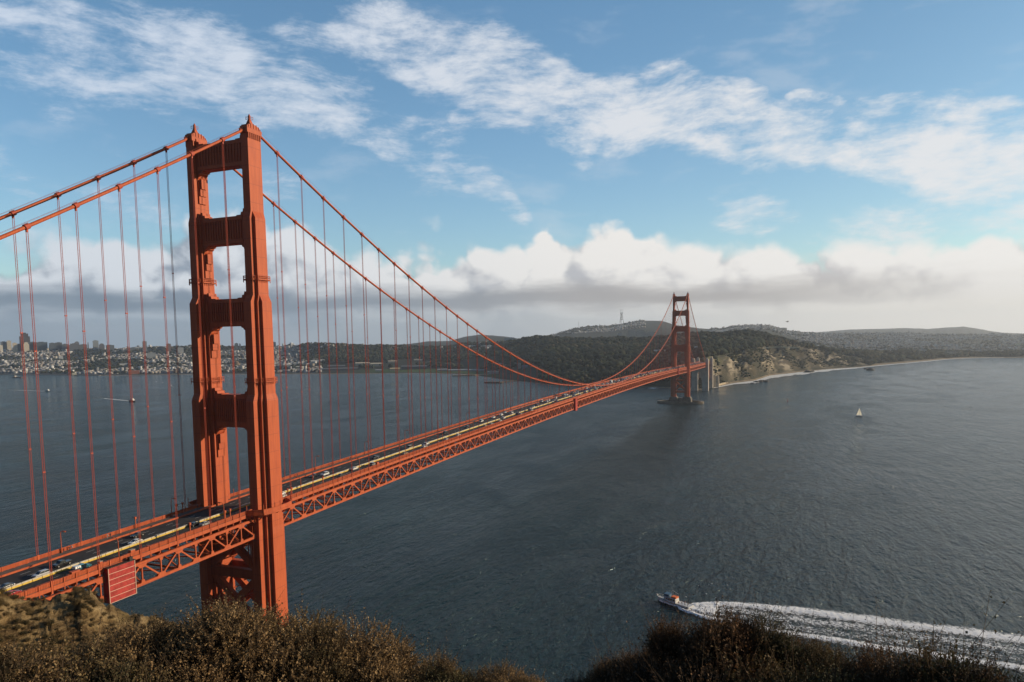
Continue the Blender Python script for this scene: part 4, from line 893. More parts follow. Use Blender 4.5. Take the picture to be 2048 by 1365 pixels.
# surf: foam lying on the water along the beaches, wakes behind boats
def mat_foam(name, thr=.5, sc_=.06, stretch=(1, 1, 1), edge=True, amt=1.0, rgb=(.68, .69, .68), contrast=1.8):
    m = bpy.data.materials.new(name); m.use_nodes = True; t = NT(m.node_tree); b = t.n['Principled BSDF']; g = t.node('ShaderNodeNewGeometry').outputs['Position']
    a = t.node('ShaderNodeAttribute'); a.attribute_name = 'dens'
    n = t.add(t.mul(t.noise(t.mapping(g, scale=stretch), sc_, 6, .75, .8), .6), t.mul(t.noise(t.mapping(g, rot=(0, 0, .4), scale=stretch), sc_*3.1, 5, .7, 1.5), .4))
    t.put(b.inputs['Alpha'], t.mul(t.smooth(t.add(t.mul(a.outputs['Fac'], 1.0), t.mul(t.sub(n, .5), contrast)), thr, thr+.34), amt))
    b.inputs['Base Color'].default_value = (*rgb, 1); b.inputs['Roughness'].default_value = .9; b.inputs['Specular IOR Level'].default_value = .2
    return m
def foam_grid(name, P, dens, mat, label):
    nr, nc = P.shape[:2]; ii = np.arange(nr*nc).reshape(nr, nc); F_ = np.stack([ii[:-1, :-1].ravel(), ii[:-1, 1:].ravel(), ii[1:, 1:].ravel(), ii[1:, :-1].ravel()], 1)
    me = np_mesh(name, P.reshape(-1, 3), F_); at = me.attributes.new('dens', 'FLOAT', 'POINT'); at.data.foreach_set('value', dens.astype(np.float32).ravel())
    o = link_mesh(name, me, mat, smooth=True); put_tags(o, label, None, None, 'stuff'); return o
uu = np.arange(1428, 2010, 2.0); ds = np.interp(uu, us, Dsh); wid = np.interp(uu, [1428, 1470, 1510, 1560, 1660, 1740, 1800, 1900, 2010], [26, 60, 150, 210, 175, 60, 75, 70, 30])
rows = np.linspace(-1.0, .10, 12); P = np.zeros((12, len(uu), 3)); dn = np.zeros((12, len(uu)))
for i, r_ in enumerate(rows):
    xx, yy = uD_xy(uu, ds+r_*wid*(.8+.5*fbm(uu/22, uu*0, 3, 4))); P[i] = np.stack([xx, yy, np.full_like(xx, .25)], 1); dn[i] = (1-abs(r_+.35)/.7)*1.5*(0.65+.6*fbm(uu/9, uu*0+3, 2, 14))
foam_grid('surf_foam', P, dn, mat_foam('surf', .38, .03), 'white surf along the cliff and beach')
uu = np.arange(1268, 1330, 2.0); ds = np.interp(uu, us, Dsh); P = np.zeros((8, len(uu), 3)); dn = np.zeros((8, len(uu)))
for i, r_ in enumerate(np.linspace(-1, .1, 8)):
    xx, yy = uD_xy(uu, ds+r_*70); P[i] = np.stack([xx, yy, np.full_like(xx, .25)], 1); dn[i] = (1-abs(r_+.35)/.65)*.8*np.clip(1-abs(uu-1305)/26, 0, 1)
foam_grid('breaking_wave', P, dn, mat_foam('surf2', .34, .05), 'white breaking wave under the far end of the span')

# ---------------------------------------------------------------- vehicles on the deck
def paint(rgb, r=.35): return pbr('car_paint', rgb, r, .5, coat=.4)
PAINTS = {'white': paint((.70, .70, .68)), 'silver': paint((.42, .43, .45)), 'black': paint((.012, .012, .014)), 'dark grey': paint((.06, .063, .07)), 'red': paint((.42, .012, .02)), 'teal': paint((.02, .20, .26)), 'blue': paint((.03, .06, .18)), 'tan': paint((.38, .32, .22))}
HEADL = pbr('lamp_glass', (.85, .85, .8), .15, .6); TAILL = pbr('tail_lamp_glass', (.45, .01, .01), .25, .5); RIM = pbr('wheel_rim', (.5, .5, .5), .35, .5, metal=.6)
BODY = {  # side profile of the body (y forward, z), cabin profile, half width, length
 'sedan': ([(-2.3, .35), (-2.35, .75), (-2.2, .98), (-1.3, 1.02), (1.0, .98), (2.1, .82), (2.35, .6), (2.3, .32)], [(-1.75, .98), (-1.15, 1.42), (.25, 1.44), (1.15, .96)], .90),
 'suv': ([(-2.3, .42), (-2.35, .95), (-2.28, 1.12), (1.05, 1.12), (2.15, 1.0), (2.38, .75), (2.3, .40)], [(-2.22, 1.08), (-1.95, 1.68), (.35, 1.70), (1.25, 1.08)], .95),
 'pickup': ([(-2.8, .5), (-2.82, 1.08), (-.85, 1.08), (1.2, 1.12), (2.45, 1.05), (2.65, .8), (2.6, .45)], [(-.8, 1.06), (-.65, 1.72), (.75, 1.74), (1.45, 1.08)], .98),
 'van': ([(-2.5, .42), (-2.55, 1.1), (1.6, 1.1), (2.3, .95), (2.45, .65), (2.4, .4)], [(-2.5, 1.08), (-2.4, 1.95), (1.0, 1.95), (1.85, 1.05)], .98),
 'box truck': ([(-4.0, .6), (-4.0, 1.1), (1.8, 1.1), (3.6, 1.15), (3.7, .6)], [(1.9, 1.1), (1.95, 2.4), (3.0, 2.4), (3.55, 1.3)], 1.15)}
def car_proto(kind, color, detail=True, canopy=False):
    prof, cab, hw = BODY[kind]; nm = kind.replace(' ', '_')
    r = empty(nm, (0, 0, -500)); pm = PAINTS[color]
    m = MB(); pr = prof
    n = len(pr); vs = [(-hw*.96, a, b) for a, b in pr]+[(hw*.96, a, b) for a, b in pr]+[(-hw, a, b*.98 if b < .9 else b-.12) for a, b in pr]+[(hw, a, b*.98 if b < .9 else b-.12) for a, b in pr]
    m.prism(pr, lambda a, b: (-hw*.93, a, b), lambda a, b: (hw*.93, a, b))
    m.prism([(a*.985, min(b, max(q[1] for q in pr)-.10)) for a, b in pr], lambda a, b: (-hw, a, b), lambda a, b: (hw, a, b))
    (a0, b0), (a1, b1), (a2, b2), (a3, b3) = cab; t = hw*.78; g = hw*.90
    m.hexa([(-t*.98, a1-.06, b1-.07), (t*.98, a1-.06, b1-.07), (t*.98, a2+.06, b2-.07), (-t*.98, a2+.06, b2-.07), (-t*.9, a1+.05, b1+.03), (t*.9, a1+.05, b1+.03), (t*.9, a2-.05, b2+.03), (-t*.9, a2-.05, b2+.03)])
    if detail:
        for s in (-1, 1):
            for (p, q) in (((a0, b0), (a1, b1)), ((a3, b3), (a2, b2)), (((a0+a3)/2, b0), ((a1+a2)/2, b1))): m.beam((s*(g+.01), p[0], p[1]), (s*(t+.01), q[0], q[1]-.03), .07, .07)
    if kind == 'box truck': m.box(-1.2, 1.2, -4.1, 1.7, 1.15, 3.4)
    m.build('body', pm, r)
    m = MB(); m.hexa([(-g, a0, b0), (g, a0, b0), (g, a3, b3), (-g, a3, b3), (-t, a1, b1-.05), (t, a1, b1-.05), (t, a2, b2-.05), (-t, a2, b2-.05)]); m.build('windows', GLASS, r)
    if canopy:
        m = MB(); m.hexa([(-.93, -2.78, 1.10), (.93, -2.78, 1.10), (.93, -.86, 1.10), (-.93, -.86, 1.10), (-.8, -2.6, 1.72), (.8, -2.6, 1.72), (.8, -.9, 1.72), (-.8, -.9, 1.72)]); m.build('canopy', PAINTS['white'], r)
    y0, y1 = min(p[0] for p in pr), max(p[0] for p in pr); rad = .34 if kind != 'box truck' else .48
    for s in (-1, 1):
        for yy in (y0+.85, y1-.9):
            w_ = MB(); w_.tube([(s*(hw-.22), yy, rad), (s*(hw+.02), yy, rad)], rad, 14); wo_ = w_.build('wheel', RUBBER, r)
            if detail: q = MB(); q.tube([(s*(hw+.021), yy, rad), (s*(hw+.03), yy, rad)], rad*.6, 10); q.build('rim', RIM, wo_)
        if detail:
            q = MB(); q.box(*sorted((s*hw*.55, s*hw*.9)), y1-.06, y1+.015, .62, .78); q.build('headlight', HEADL, r)
            q = MB(); q.box(*sorted((s*hw*.6, s*hw*.92)), y0-.015, y0+.06, .70, .86); q.build('tail_light', TAILL, r)
    return r
PROTO = {}
def place_car(kind, color, lane, y, label, group=None, canopy=False):
    key = (kind, color, canopy); z = LV(y)-.74; south = lane > 3.2
    if key not in PROTO: o = PROTO[key] = car_proto(kind, color, True, canopy)
    else: o = copy_tree(PROTO[key])
    sl = math.atan2(LV(y+2)-LV(y-2), 4)
    o.location = (lane, y, z); o.rotation_euler = (sl if south else -sl, 0, 0 if south else pi)
    cat = {'sedan': 'car', 'suv': 'car', 'pickup': 'pickup truck', 'van': 'van', 'box truck': 'truck'}[kind]
    put_tags(o, label, cat, group or 'vehicles crossing the bridge')
L4, L3, L2_, L1, R1, R2_ = -7.88, -4.73, -1.57, 1.57, 4.73, 7.88
near_cars = [('suv', 'silver', L1, -86, 'silver suv driving towards us beside the yellow divider, left of the teal pickup'), ('pickup', 'black', L2_, -77, 'black pickup on the inner northbound lane under the first lamp'), ('pickup', 'teal', R2_, -77.5, 'teal pickup with a white canopy over its bed'),
 ('sedan', 'dark grey', L1, -96.5, 'dark grey sedan behind the divider at the lower left edge'), ('sedan', 'red', 8.6, -99.5, 'red car half hidden by the railing at the lower left'), ('sedan', 'white', L1, -52.5, 'white sedan in the open lane left of the near tower'),
 ('sedan', 'black', L3, -46, 'black sedan beside the curb, just behind the white sedan'), ('sedan', 'black', R1, -29, 'black sedan in the shadow between the near tower legs'), ('sedan', 'silver', R2_, -27, 'silver sedan in the shadow next to the black sedan'),
 ('suv', 'white', R1, 19.5, 'white suv emerging right of the near tower leg'), ('sedan', 'white', R2_, 16.5, 'white sedan nearest the outer lane just past the near tower'), ('sedan', 'black', L3, 56, 'black sedan below the second lamp past the near tower'), ('suv', 'white', L2_, 60.5, 'white suv beside the black sedan past the near tower'),
 ('sedan', 'dark grey', R2_, 60.5, 'dark grey sedan in the outer lane past the near tower'), ('sedan', 'white', R1, 76.5, 'white sedan close to the divider by the second west lamp'), ('pickup', 'dark grey', L2_, 106.5, 'dark grey pickup alone in the northbound lanes'), ('suv', 'silver', R2_, 89.5, 'silver suv beside the small orange cabinet'),
 ('van', 'tan', L1, 139.5, 'tan van rolling north beside the divider'), ('sedan', 'tan', R2_, 122.5, 'tan sedan in the outer southbound lane'), ('suv', 'white', R1, 154.5, 'white suv leading a second car southbound'), ('sedan', 'white', R2_, 146, 'white sedan following the white suv southbound'),
 ('suv', 'black', L3, 199, 'black suv in the northbound slow lane'), ('sedan', 'silver', R2_, 175, 'silver sedan alone in the outer southbound lane'), ('sedan', 'white', R2_, 193, 'white sedan by the fourth west lamp'), ('suv', 'dark grey', L2_, 228, 'dark grey suv among the mid span traffic'), ('van', 'white', L3, 260, 'white van in the northbound slow lane'),
 ('sedan', 'white', L3, 284, 'white sedan ahead of the white van'), ('sedan', 'tan', R2_, 238, 'tan sedan near a lone dark grey suv'), ('sedan', 'silver', R2_, 249, 'silver sedan close behind another car at a third of the span'), ('sedan', 'white', R2_, 266, 'white sedan in a southbound platoon'), ('suv', 'white', R1, 281, 'white suv in a southbound platoon')]
for k, c, l, y, lab in near_cars: place_car(k, c, l, y, lab, canopy=(c == 'teal'))
rg = np.random.default_rng(5); used = []
for l in (L4, L3, L2_, L1, R1, R2_):
    y = 300+rg.uniform(0, 20)
    while y < SPAN+330:
        base_gap = 46 if y < 420 else 27; base_gap *= 1.5 if l in (L4,) else 1.0
        if abs(y-680) > 9 or l != L3: used.append((l, y))
        y += base_gap*rg.uniform(.45, 1.6)
for l, y in used:
    c = rg.choice(['white', 'silver', 'black', 'dark grey', 'tan', 'blue', 'red'], p=[.38, .2, .16, .12, .08, .04, .02]); k = rg.choice(['sedan', 'suv', 'van'], p=[.55, .35, .1])
    side = 'southbound' if l > 3.2 else 'northbound'; where = 'before mid span' if y < 640 else 'on the far half of the bridge' if y < SPAN-60 else 'beyond the far tower'
    place_car(k, c, l, y, 'tiny %s %s in dense %s traffic %s' % (c, k, side, where), 'far traffic '+where)
place_car('box truck', 'white', L3, 680, 'white box truck taller than the far traffic around it at mid span')

# ---------------------------------------------------------------- lamps along both walkways
LAMPG = pbr('amber_lens', (.45, .22, .06), .3, .5)
def lamp_proto():
    r = empty('street_lamp', (0, 0, 0)); m = MB()
    m.tube([(0, 0, -.4), (0, 0, .5)], .24, 8); m.tube([(0, 0, .4), (0, 0, 6.2), (.18, 0, 6.9), (.7, 0, 7.25), (1.6, 0, 7.3)], [.16, .12, .11, .10, .09], 8); m.build('pole', ORANGE, r)
    m = MB(); m.frus(1.95, 0, .42, .24, 7.12, .5, .28, 7.42); q = m.build('lantern', ORANGE, r); m = MB(); m.frus(1.95, 0, .30, .18, 7.02, .38, .2, 7.12); m.build('lens', LAMPG, q); return r
lp = lamp_proto(); first = True; ordn = ['first', 'second', 'third', 'fourth', 'fifth', 'sixth', 'seventh', 'eighth', 'ninth', 'tenth', 'eleventh', 'twelfth', 'thirteenth', 'fourteenth']
for s in (-1, 1):
    for k in range(-3, 35):
        y = 22.9+45.72*k
        if k == 28 or k == 27: pass
        o = lp if first else copy_tree(lp); first = False
        o.location = (s*13.0, y, LV(y)-.4); o.rotation_euler = (0, 0, 0 if s < 0 else pi)
        side = 'east' if s < 0 else 'west'
        if k < 0: lab = 'orange street lamp on the %s walkway, %s left of the near tower' % (side, ordn[-k-1])
        elif k < 12: lab = 'orange street lamp on the %s walkway, %s right of the near tower' % (side, ordn[k])
        else: lab = 'tiny orange street lamp far along the %s walkway' % side
        put_tags(o, lab, 'street lamp', 'street lamps along the deck' if k < 12 else 'far street lamps of the %s walkway' % side)
def post_proto():
    m = MB(); m.beam((0, 0, -.3), (0, 0, 3.6), .28); m.box(-.3, .3, -.35, .35, 3.5, 4.3); return m
pp = None
for (x, y, lab) in ((-13, -20.3, 'left orange signal post of the pair on the east walkway'), (-13, -17.3, 'right orange signal post of the pair on the east walkway'), (13, -22.3, 'left orange signal post of the pair beside the near tower'), (13, -19.7, 'right orange signal post of the pair beside the near tower'), (12.7, 14.4, 'orange post beside the walkway balcony'), (12.7, 17, 'orange post before the first right hand lamp'), (-13, -39.5, 'lone orange post on the east walkway'), (13, -39.4, 'lone orange post on the west walkway left of the tower'), (13, 38.7, 'short orange post midway between the first two west lamps')):
    if pp is None: pp = post_proto().build('signal_post', ORANGE); o = pp
    else: o = pp.copy(); COL.objects.link(o)
    o.location = (x, y, LV(y)-.4); put_tags(o, lab, 'post', 'signal posts on the walkways')

# ---------------------------------------------------------------- maintenance enclosures
TARP = pbr('red_tarp', (.42, .052, .045), .7, .2, .4, .5, bump=.12, bscale=1.2); TAPE = pbr('tape', (.55, .34, .26), .7)
def enclosure(y0, y1, zt, zb, x0, x1, label, n=5):
    yc = (y0+y1)/2; r = empty('scaffold_enclosure', (x1, yc, zb)); put_tags(r, label, 'scaffold enclosure')
    m = MB(); w = (y1-y0)/2; h = zt-zb; d = x1-x0
    m.box(-d, 0, -w, w, 0, h); m.build('tarp_cover', TARP, r)
    m = MB()
    for k in range(n+2): z = h*k/(n+1); m.beam((.04, -w-.03, max(z, .1)), (.04, w+.03, max(z, .1)), .10, .16)
    for yy in (-w, w): m.beam((.04, yy, 0), (.04, yy, h), .22)
    m.beam((-d, -w-.04, 0), (-d, -w-.04, h), .18)
    m.build('scaffold_pole', TAPE if n > 3 else ORANGE, r)
    if n > 3:
        m = MB(); m.box(-d-.3, .3, -w-.3, w+.3, h, h+.18); m.box(-.9, .1, w-1.8, w-.6, h+.18, h+1.3); m.build('work_platform', DARKST, r)
enclosure(-74.6, -65.0, 71.6, 60.6, 13.0, 15.4, 'red tarp covered scaffold box hanging on the truss at the lower left')
enclosure(443.5, 450.5, LV(447)-.3, LV(447)-12.2, 13.2, 15.6, 'reddish maintenance enclosure on the truss just before mid span', 3)
enclosure(1141, 1149, LV(1145)+1.2, LV(1145)-11, 13.2, 15.6, 'reddish maintenance enclosure on the truss just before the far tower', 3)
for i, (y, w, h, lab) in enumerate(((-83.5, 2.6, 1.7, 'orange cabinet with two small plates beyond the rail, left of the tarp box'), (-63.5, 1.6, 2.0, 'orange cabinet with pale lid behind the tarp box'), (-75, .9, 1.9, 'narrow orange kiosk with pale lid left of the tarp box'), (-56.8, 1.2, 1.2, 'small orange cabinet right of the tarp box'), (85.5, 1.6, 2.2, 'orange cabinet standing on the west walkway past the near tower'))):
    r = empty('equipment_cabinet', (12.7, y, LV(y)-.4)); put_tags(r, lab, 'cabinet', 'equipment cabinets on the west walkway')
    m = MB(); m.box(-.55, .55, -w/2, w/2, 0, h); m.build('body', ORANGE, r); m = MB(); m.box(-.65, .65, -w/2-.1, w/2+.1, h, h+.14); m.build('lid', GREENTARP if i in (1, 2) else ORANGE, r)
    if i == 0:
        for yy in (-.6, .5): m = MB(); m.box(.55, .575, yy-.18, yy+.18, .7, 1.1); m.build('plate', WHITE, r)

# ---------------------------------------------------------------- people
SKIN = pbr('skin', (.40, .24, .17), .6)
def person_mesh(stride=.25, arm=.2):
    """one continuous low-poly body: legs, torso, arms and head as connected skinned edges"""
    J = {'pel': (0, 0, .95), 'ch': (0, .02, 1.32), 'nk': (0, .02, 1.48), 'hd': (0, .05, 1.66), 'hp': (0, .05, 1.76),
         'sl': (-.19, 0, 1.42), 'el': (-.25, -arm*.5, 1.14), 'wl': (-.24, arm*.2, .92), 'fl': (-.24, arm*.35, .82), 'sr': (.19, 0, 1.42), 'er': (.25, arm*.5, 1.14), 'wr': (.24, arm*.9, .95), 'fr': (.24, arm*1.1, .86),
         'hl': (-.10, 0, .90), 'kl': (-.11, stride*.5, .50), 'al': (-.11, stride*.9, .09), 'tl': (-.11, stride*.9+.17, .04), 'hr': (.10, 0, .90), 'kr': (.11, -stride*.2, .50), 'ar': (.11, -stride*1.1, .10), 'tr': (.11, -stride*1.1+.16, .04)}
    E = [('pel', 'ch'), ('ch', 'nk'), ('nk', 'hd'), ('hd', 'hp'), ('ch', 'sl'), ('sl', 'el'), ('el', 'wl'), ('wl', 'fl'), ('ch', 'sr'), ('sr', 'er'), ('er', 'wr'), ('wr', 'fr'), ('pel', 'hl'), ('hl', 'kl'), ('kl', 'al'), ('al', 'tl'), ('pel', 'hr'), ('hr', 'kr'), ('kr', 'ar'), ('ar', 'tr')]
    R = {'pel': .15, 'ch': .17, 'nk': .065, 'hd': .10, 'hp': .07, 'sl': .07, 'el': .05, 'wl': .035, 'fl': .035, 'sr': .07, 'er': .05, 'wr': .035, 'fr': .035, 'hl': .10, 'kl': .07, 'al': .05, 'tl': .04, 'hr': .10, 'kr': .07, 'ar': .05, 'tr': .04}
    ks = list(J); me = bpy.data.meshes.new('person'); me.from_pydata([J[k] for k in ks], [(ks.index(a), ks.index(b)) for a, b in E], []); o = bpy.data.objects.new('person', me); COL.objects.link(o)
    md = o.modifiers.new('skin', 'SKIN'); sv = me.skin_vertices[0].data
    for i, k in enumerate(ks): sv[i].radius = (R[k], R[k]*.85); sv[i].use_root = (k == 'pel')
    sub = o.modifiers.new('sub', 'SUBSURF'); sub.levels = 1; sub.render_levels = 1
    dg = bpy.context.evaluated_depsgraph_get(); em = bpy.data.meshes.new_from_object(o.evaluated_get(dg)); bpy.data.objects.remove(o); return em
PM = [person_mesh(.25, .2), person_mesh(.04, .08)]
def mat_person(top, leg):
    m = bpy.data.materials.new('clothes'); m.use_nodes = True; t = NT(m.node_tree); b = t.n['Principled BSDF']; tc = t.node('ShaderNodeTexCoord'); s = t.node('ShaderNodeSeparateXYZ'); t.put(s.inputs[0], tc.outputs['Object'])
    c = t.ramp(t.m('DIVIDE', s.outputs[2], 1.8), [(0, (.02, .02, .02)), (.05, leg), (.52, top), (.84, (.40, .24, .17)), (.935, (.04, .025, .015))], 'CONSTANT'); t.put(b.inputs['Base Color'], c); b.inputs['Roughness'].default_value = .8; return m
def person(x, y, z, rz, top, leg, label, k=0, group=None):
    me = PM[k].copy(); me.materials.clear(); me.materials.append(mat_person(top, leg)); o = bpy.data.objects.new('person', me); COL.objects.link(o); o.location = (x, y, z); o.rotation_euler = (0, 0, rz); me.polygons.foreach_set('use_smooth', [True]*len(me.polygons))
    put_tags(o, label, 'person', group); return o
G_ = 'people walking on the east walkway'
for x, y, rz, top, leg, lab in ((-12.2, -65.5, 0, (.6, .6, .6), (.05, .06, .1), 'walker in a pale top near the first lamp on the east walkway'), (-12, -66.6, 0, (.06, .06, .07), (.03, .03, .04), 'dark clothed walker beside the one in the pale top'), (-12.1, -52, pi, (.62, .6, .58), (.35, .33, .3), 'walker in white halfway between lamp and near tower'), (-12, -51, pi, (.05, .05, .06), (.05, .05, .05), 'walker in black next to the one in white'),
    (-12.2, 53, 0, (.03, .03, .04), (.03, .03, .05), 'walker in dark clothes just right of the near tower'), (-12.1, 80.7, 0, (.35, .1, .08), (.04, .04, .05), 'walker in a dull red top'), (-11.9, 82, 0, (.05, .06, .09), (.04, .04, .05), 'walker in navy beside the dull red top'), (-12.1, 97.7, pi, (.5, .5, .5), (.05, .05, .06), 'walker in a light grey top'), (-12, 98.6, pi, (.04, .04, .04), (.05, .05, .06), 'walker in black beside the light grey top'), (-12, 175, 0, (.05, .05, .06), (.04, .04, .05), 'lone distant walker in dark clothes'), (-13.0, -9.5, pi/2, (.05, .05, .06), (.04, .04, .05), 'person in dark clothes standing by the door of the east leg')):
    person(x, y, LV(y)-.40, rz, top, leg, lab, 0, G_)

# ---------------------------------------------------------------- boats
HULLW = pbr('hull_white', (.62, .62, .60), .4, .4, .15, 1); BLUEP = pbr('blue_canvas', (.05, .12, .20), .7); ORCAN = pbr('orange_canvas', (.75, .16, .03), .6)
def hull(m, L_, B, H_, n=12, z0=-.4):
    rows = []
    for i in range(n+1):
        t = i/n; y = -L_/2+L_*t; b = B/2*(1-max(0, (t-.45)/.55)**2.2)**.9 if t < 1 else .02; b = max(b, .03); sh = H_*(1+.45*max(0, t-.4)**1.6*1.6)
        rows.append([(-b*.55, y-(L_*.04*t), z0), (-b*.92, y, H_*.35), (-b, y, sh), (b, y, sh), (b*.92, y, H_*.35), (b*.55, y-(L_*.04*t), z0)])
    base = len(m.v); 
    for r in rows: m.v += r
    k = 6
    for i in range(n):
        for j in range(k): m.f.append((base+i*k+j, base+i*k+(j+1) % k, base+(i+1)*k+(j+1) % k, base+(i+1)*k+j)); m.mi.append(0)
    m.f.append(tuple(base+j for j in range(k))[::-1]); m.f.append(tuple(base+n*k+j for j in range(k))); m.mi += [0, 0]
    return m
def heading(p, q): return math.atan2(q[1]-p[1], q[0]-p[0])-pi/2
bow, stern = (143.6, 148.4), (162.3, 140.4); bc = ((bow[0]+stern[0])/2, (bow[1]+stern[1])/2)
fb = empty('fishing_boat', (bc[0], bc[1], 0), heading(stern, bow)); put_tags(fb, 'white fishing boat with orange canvas heading left and trailing a broad foaming wake', 'boat')
hull(MB(), 20.0, 5.4, 1.7, 14).build('hull', HULLW, fb, smooth=False, rec=True)
m = MB(); 
for s in (-1, 1):
    for t in range(12):
        y0_, y1_ = -9.9+t*1.5, -9.9+(t+1)*1.5; m.beam((s*2.66*(1-max(0, (y0_/20+.05)/.55)**2.2)**.9, y0_, 1.72+max(0, y0_-2)*.09), (s*2.66*(1-max(0, (y1_/20+.05)/.55)**2.2)**.9, y1_, 1.72+max(0, y1_-2)*.09), .12, .16)
m.build('rub_rail', DARKST, fb)
m = MB(); m.frus(0, 1.6, 1.9, 3.6, 1.6, 1.75, 3.3, 3.7); cabn = m.build('cabin', HULLW, fb)
m = MB()
for s in (-1, 1):
    for k in range(4): m.box(*sorted((s*1.78, s*1.92)), -1.2+k*1.35, -.3+k*1.35, 2.55, 3.25)
m.box(-1.4, 1.4, 4.9, 5.12, 2.7, 3.3); m.build('window', GLASS, cabn)
m = MB(); m.frus(0, 3.6, 1.6, 1.5, 3.7, 1.5, 1.3, 5.0); w2 = m.build('wheelhouse', BLUEP, fb); m = MB(); m.box(-1.7, 1.7, 1.9, 5.2, 5.0, 5.15); m.build('wheelhouse_roof', BLUEP, fb)
m = MB(); m.box(-1.35, 1.35, -1.9, 1.0, 3.75, 4.5); m.build('canvas_cover', ORCAN, fb)
m = MB(); m.tube([(0, 1.4, 3.6), (0, 1.2, 12.5)], [.13, .05], 6); m.beam((0, 1.3, 7.5), (0, -2.5, 6.2), .08); m.build('mast', WHITE, fb)
m = MB()
for s in (-1, 1):
    for t in range(6): y_ = 5+t*.85; b_ = 2.4*(1-max(0, (y_/20+.05)/.55)**2.2)**.9; m.beam((s*b_, y_, 2.1), (s*b_, y_, 3.1), .06)
    m.beam((s*2.2, 5, 3.1), (s*.5, 9.6, 3.4), .07)
m.frus(0, 10.2, .3, .5, 2.5, .2, .3, 3.2); m.build('bow_rail', WHITE, fb)
cr, sr_ = cos(fb.rotation_euler[2]), sin(fb.rotation_euler[2])
for i, (lx, ly, top) in enumerate(((-.9, -3.2, (.5, .1, .08)), (.8, -4.0, (.6, .55, .5)), (-.5, -5.0, (.08, .1, .2)), (1.1, -5.6, (.45, .12, .1)), (0, -6.4, (.62, .6, .55)), (-1.2, -7.0, (.1, .1, .1)), (.9, -7.6, (.5, .35, .2)))):
    person(bc[0]+lx*cr-ly*sr_, bc[1]+lx*sr_+ly*cr, 1.15, 1.0*i, top, (.05, .05, .08), 'passenger in %s on the aft deck of the fishing boat' % ('red nearest the cabin', 'a cream shirt behind the cabin', 'navy', 'brick red at the rail', 'white amidships aft', 'black near the stern', 'tan nearest the stern')[i], 1, 'passengers on the fishing boat')
# wake of the fishing boat: twin crests of white water with streaky foam between
c0, c1 = np.array([160.5, 141.2]), np.array([330.0, 136.0]); dv = (c1-c0)/np.linalg.norm(c1-c0); nv = np.array([-dv[1], dv[0]]); LW = np.linalg.norm(c1-c0)
sN, wN = 260, 76; S_, T_ = np.meshgrid(np.linspace(-16, LW, sN), np.linspace(-1, 1, wN), indexing='ij')
half = np.interp(S_, [-16, -4, 0, 12, 50, 170], [1.9, 3.4, 6.0, 13, 19.5, 21.5]); cc_ = np.interp(S_, [-16, 0, 20, 60, 170], [0, 0, 2.0, 2.0, .5])
bx2 = c0[0]+dv[0]*S_+nv[0]*(T_*half*1.15+cc_); by2 = c0[1]+dv[1]*S_+nv[1]*(T_*half*1.15+cc_)
fr = np.clip((S_+16)/16, 0, 1)[...]; onb = S_ < 0
if True:
    a_ = np.array([bow[0]-stern[0], bow[1]-stern[1]]); a_ /= np.linalg.norm(a_); n2_ = np.array([a_[1], -a_[0]])
    t_ = -S_; bx2 = np.where(onb, c0[0]+a_[0]*t_+n2_[0]*T_*half*1.15, bx2); by2 = np.where(onb, c0[1]+a_[1]*t_+n2_[1]*T_*half*1.15, by2)
band = lambda T, c, w: np.exp(-((T-c)/w)**2)
wob_ = (fbm(S_/14, T_*2, 3, 6)-.5)*.16
dn = np.maximum.reduce([band(T_+wob_, .66, .27)*.98, band(T_+wob_, -.74, .18)*.95, band(T_+wob_*2.2, .14, .34)*.56, band(T_+wob_*2.2, -.34, .28)*.46])
dn = np.where(S_ < 14, np.maximum(dn, band(T_, 0, .75)*.95), dn); dn *= np.interp(S_, [-16, -12, 0, 90, LW], [.5, 1, 1, .95, .80]); dn *= (.80+.4*fbm(S_/5, T_*6, 3, 66))
dn = np.where(onb, band(np.abs(T_), .72, .2)*1.1, dn)*(np.abs(T_) < .99)
zz_ = .18+dn*(.35+.75*fbm(bx2/1.4, by2/1.4, 3, 8))*np.interp(S_, [-16, 0, 60, 170], [1.0, 1.2, .8, .5])
foam_grid('wake_foam', np.stack([bx2, by2, zz_], -1), dn, mat_foam('wake', .38, .60, (1, 1, 1), contrast=4.0, rgb=(.85, .86, .86)), 'white foaming wake of the fishing boat')
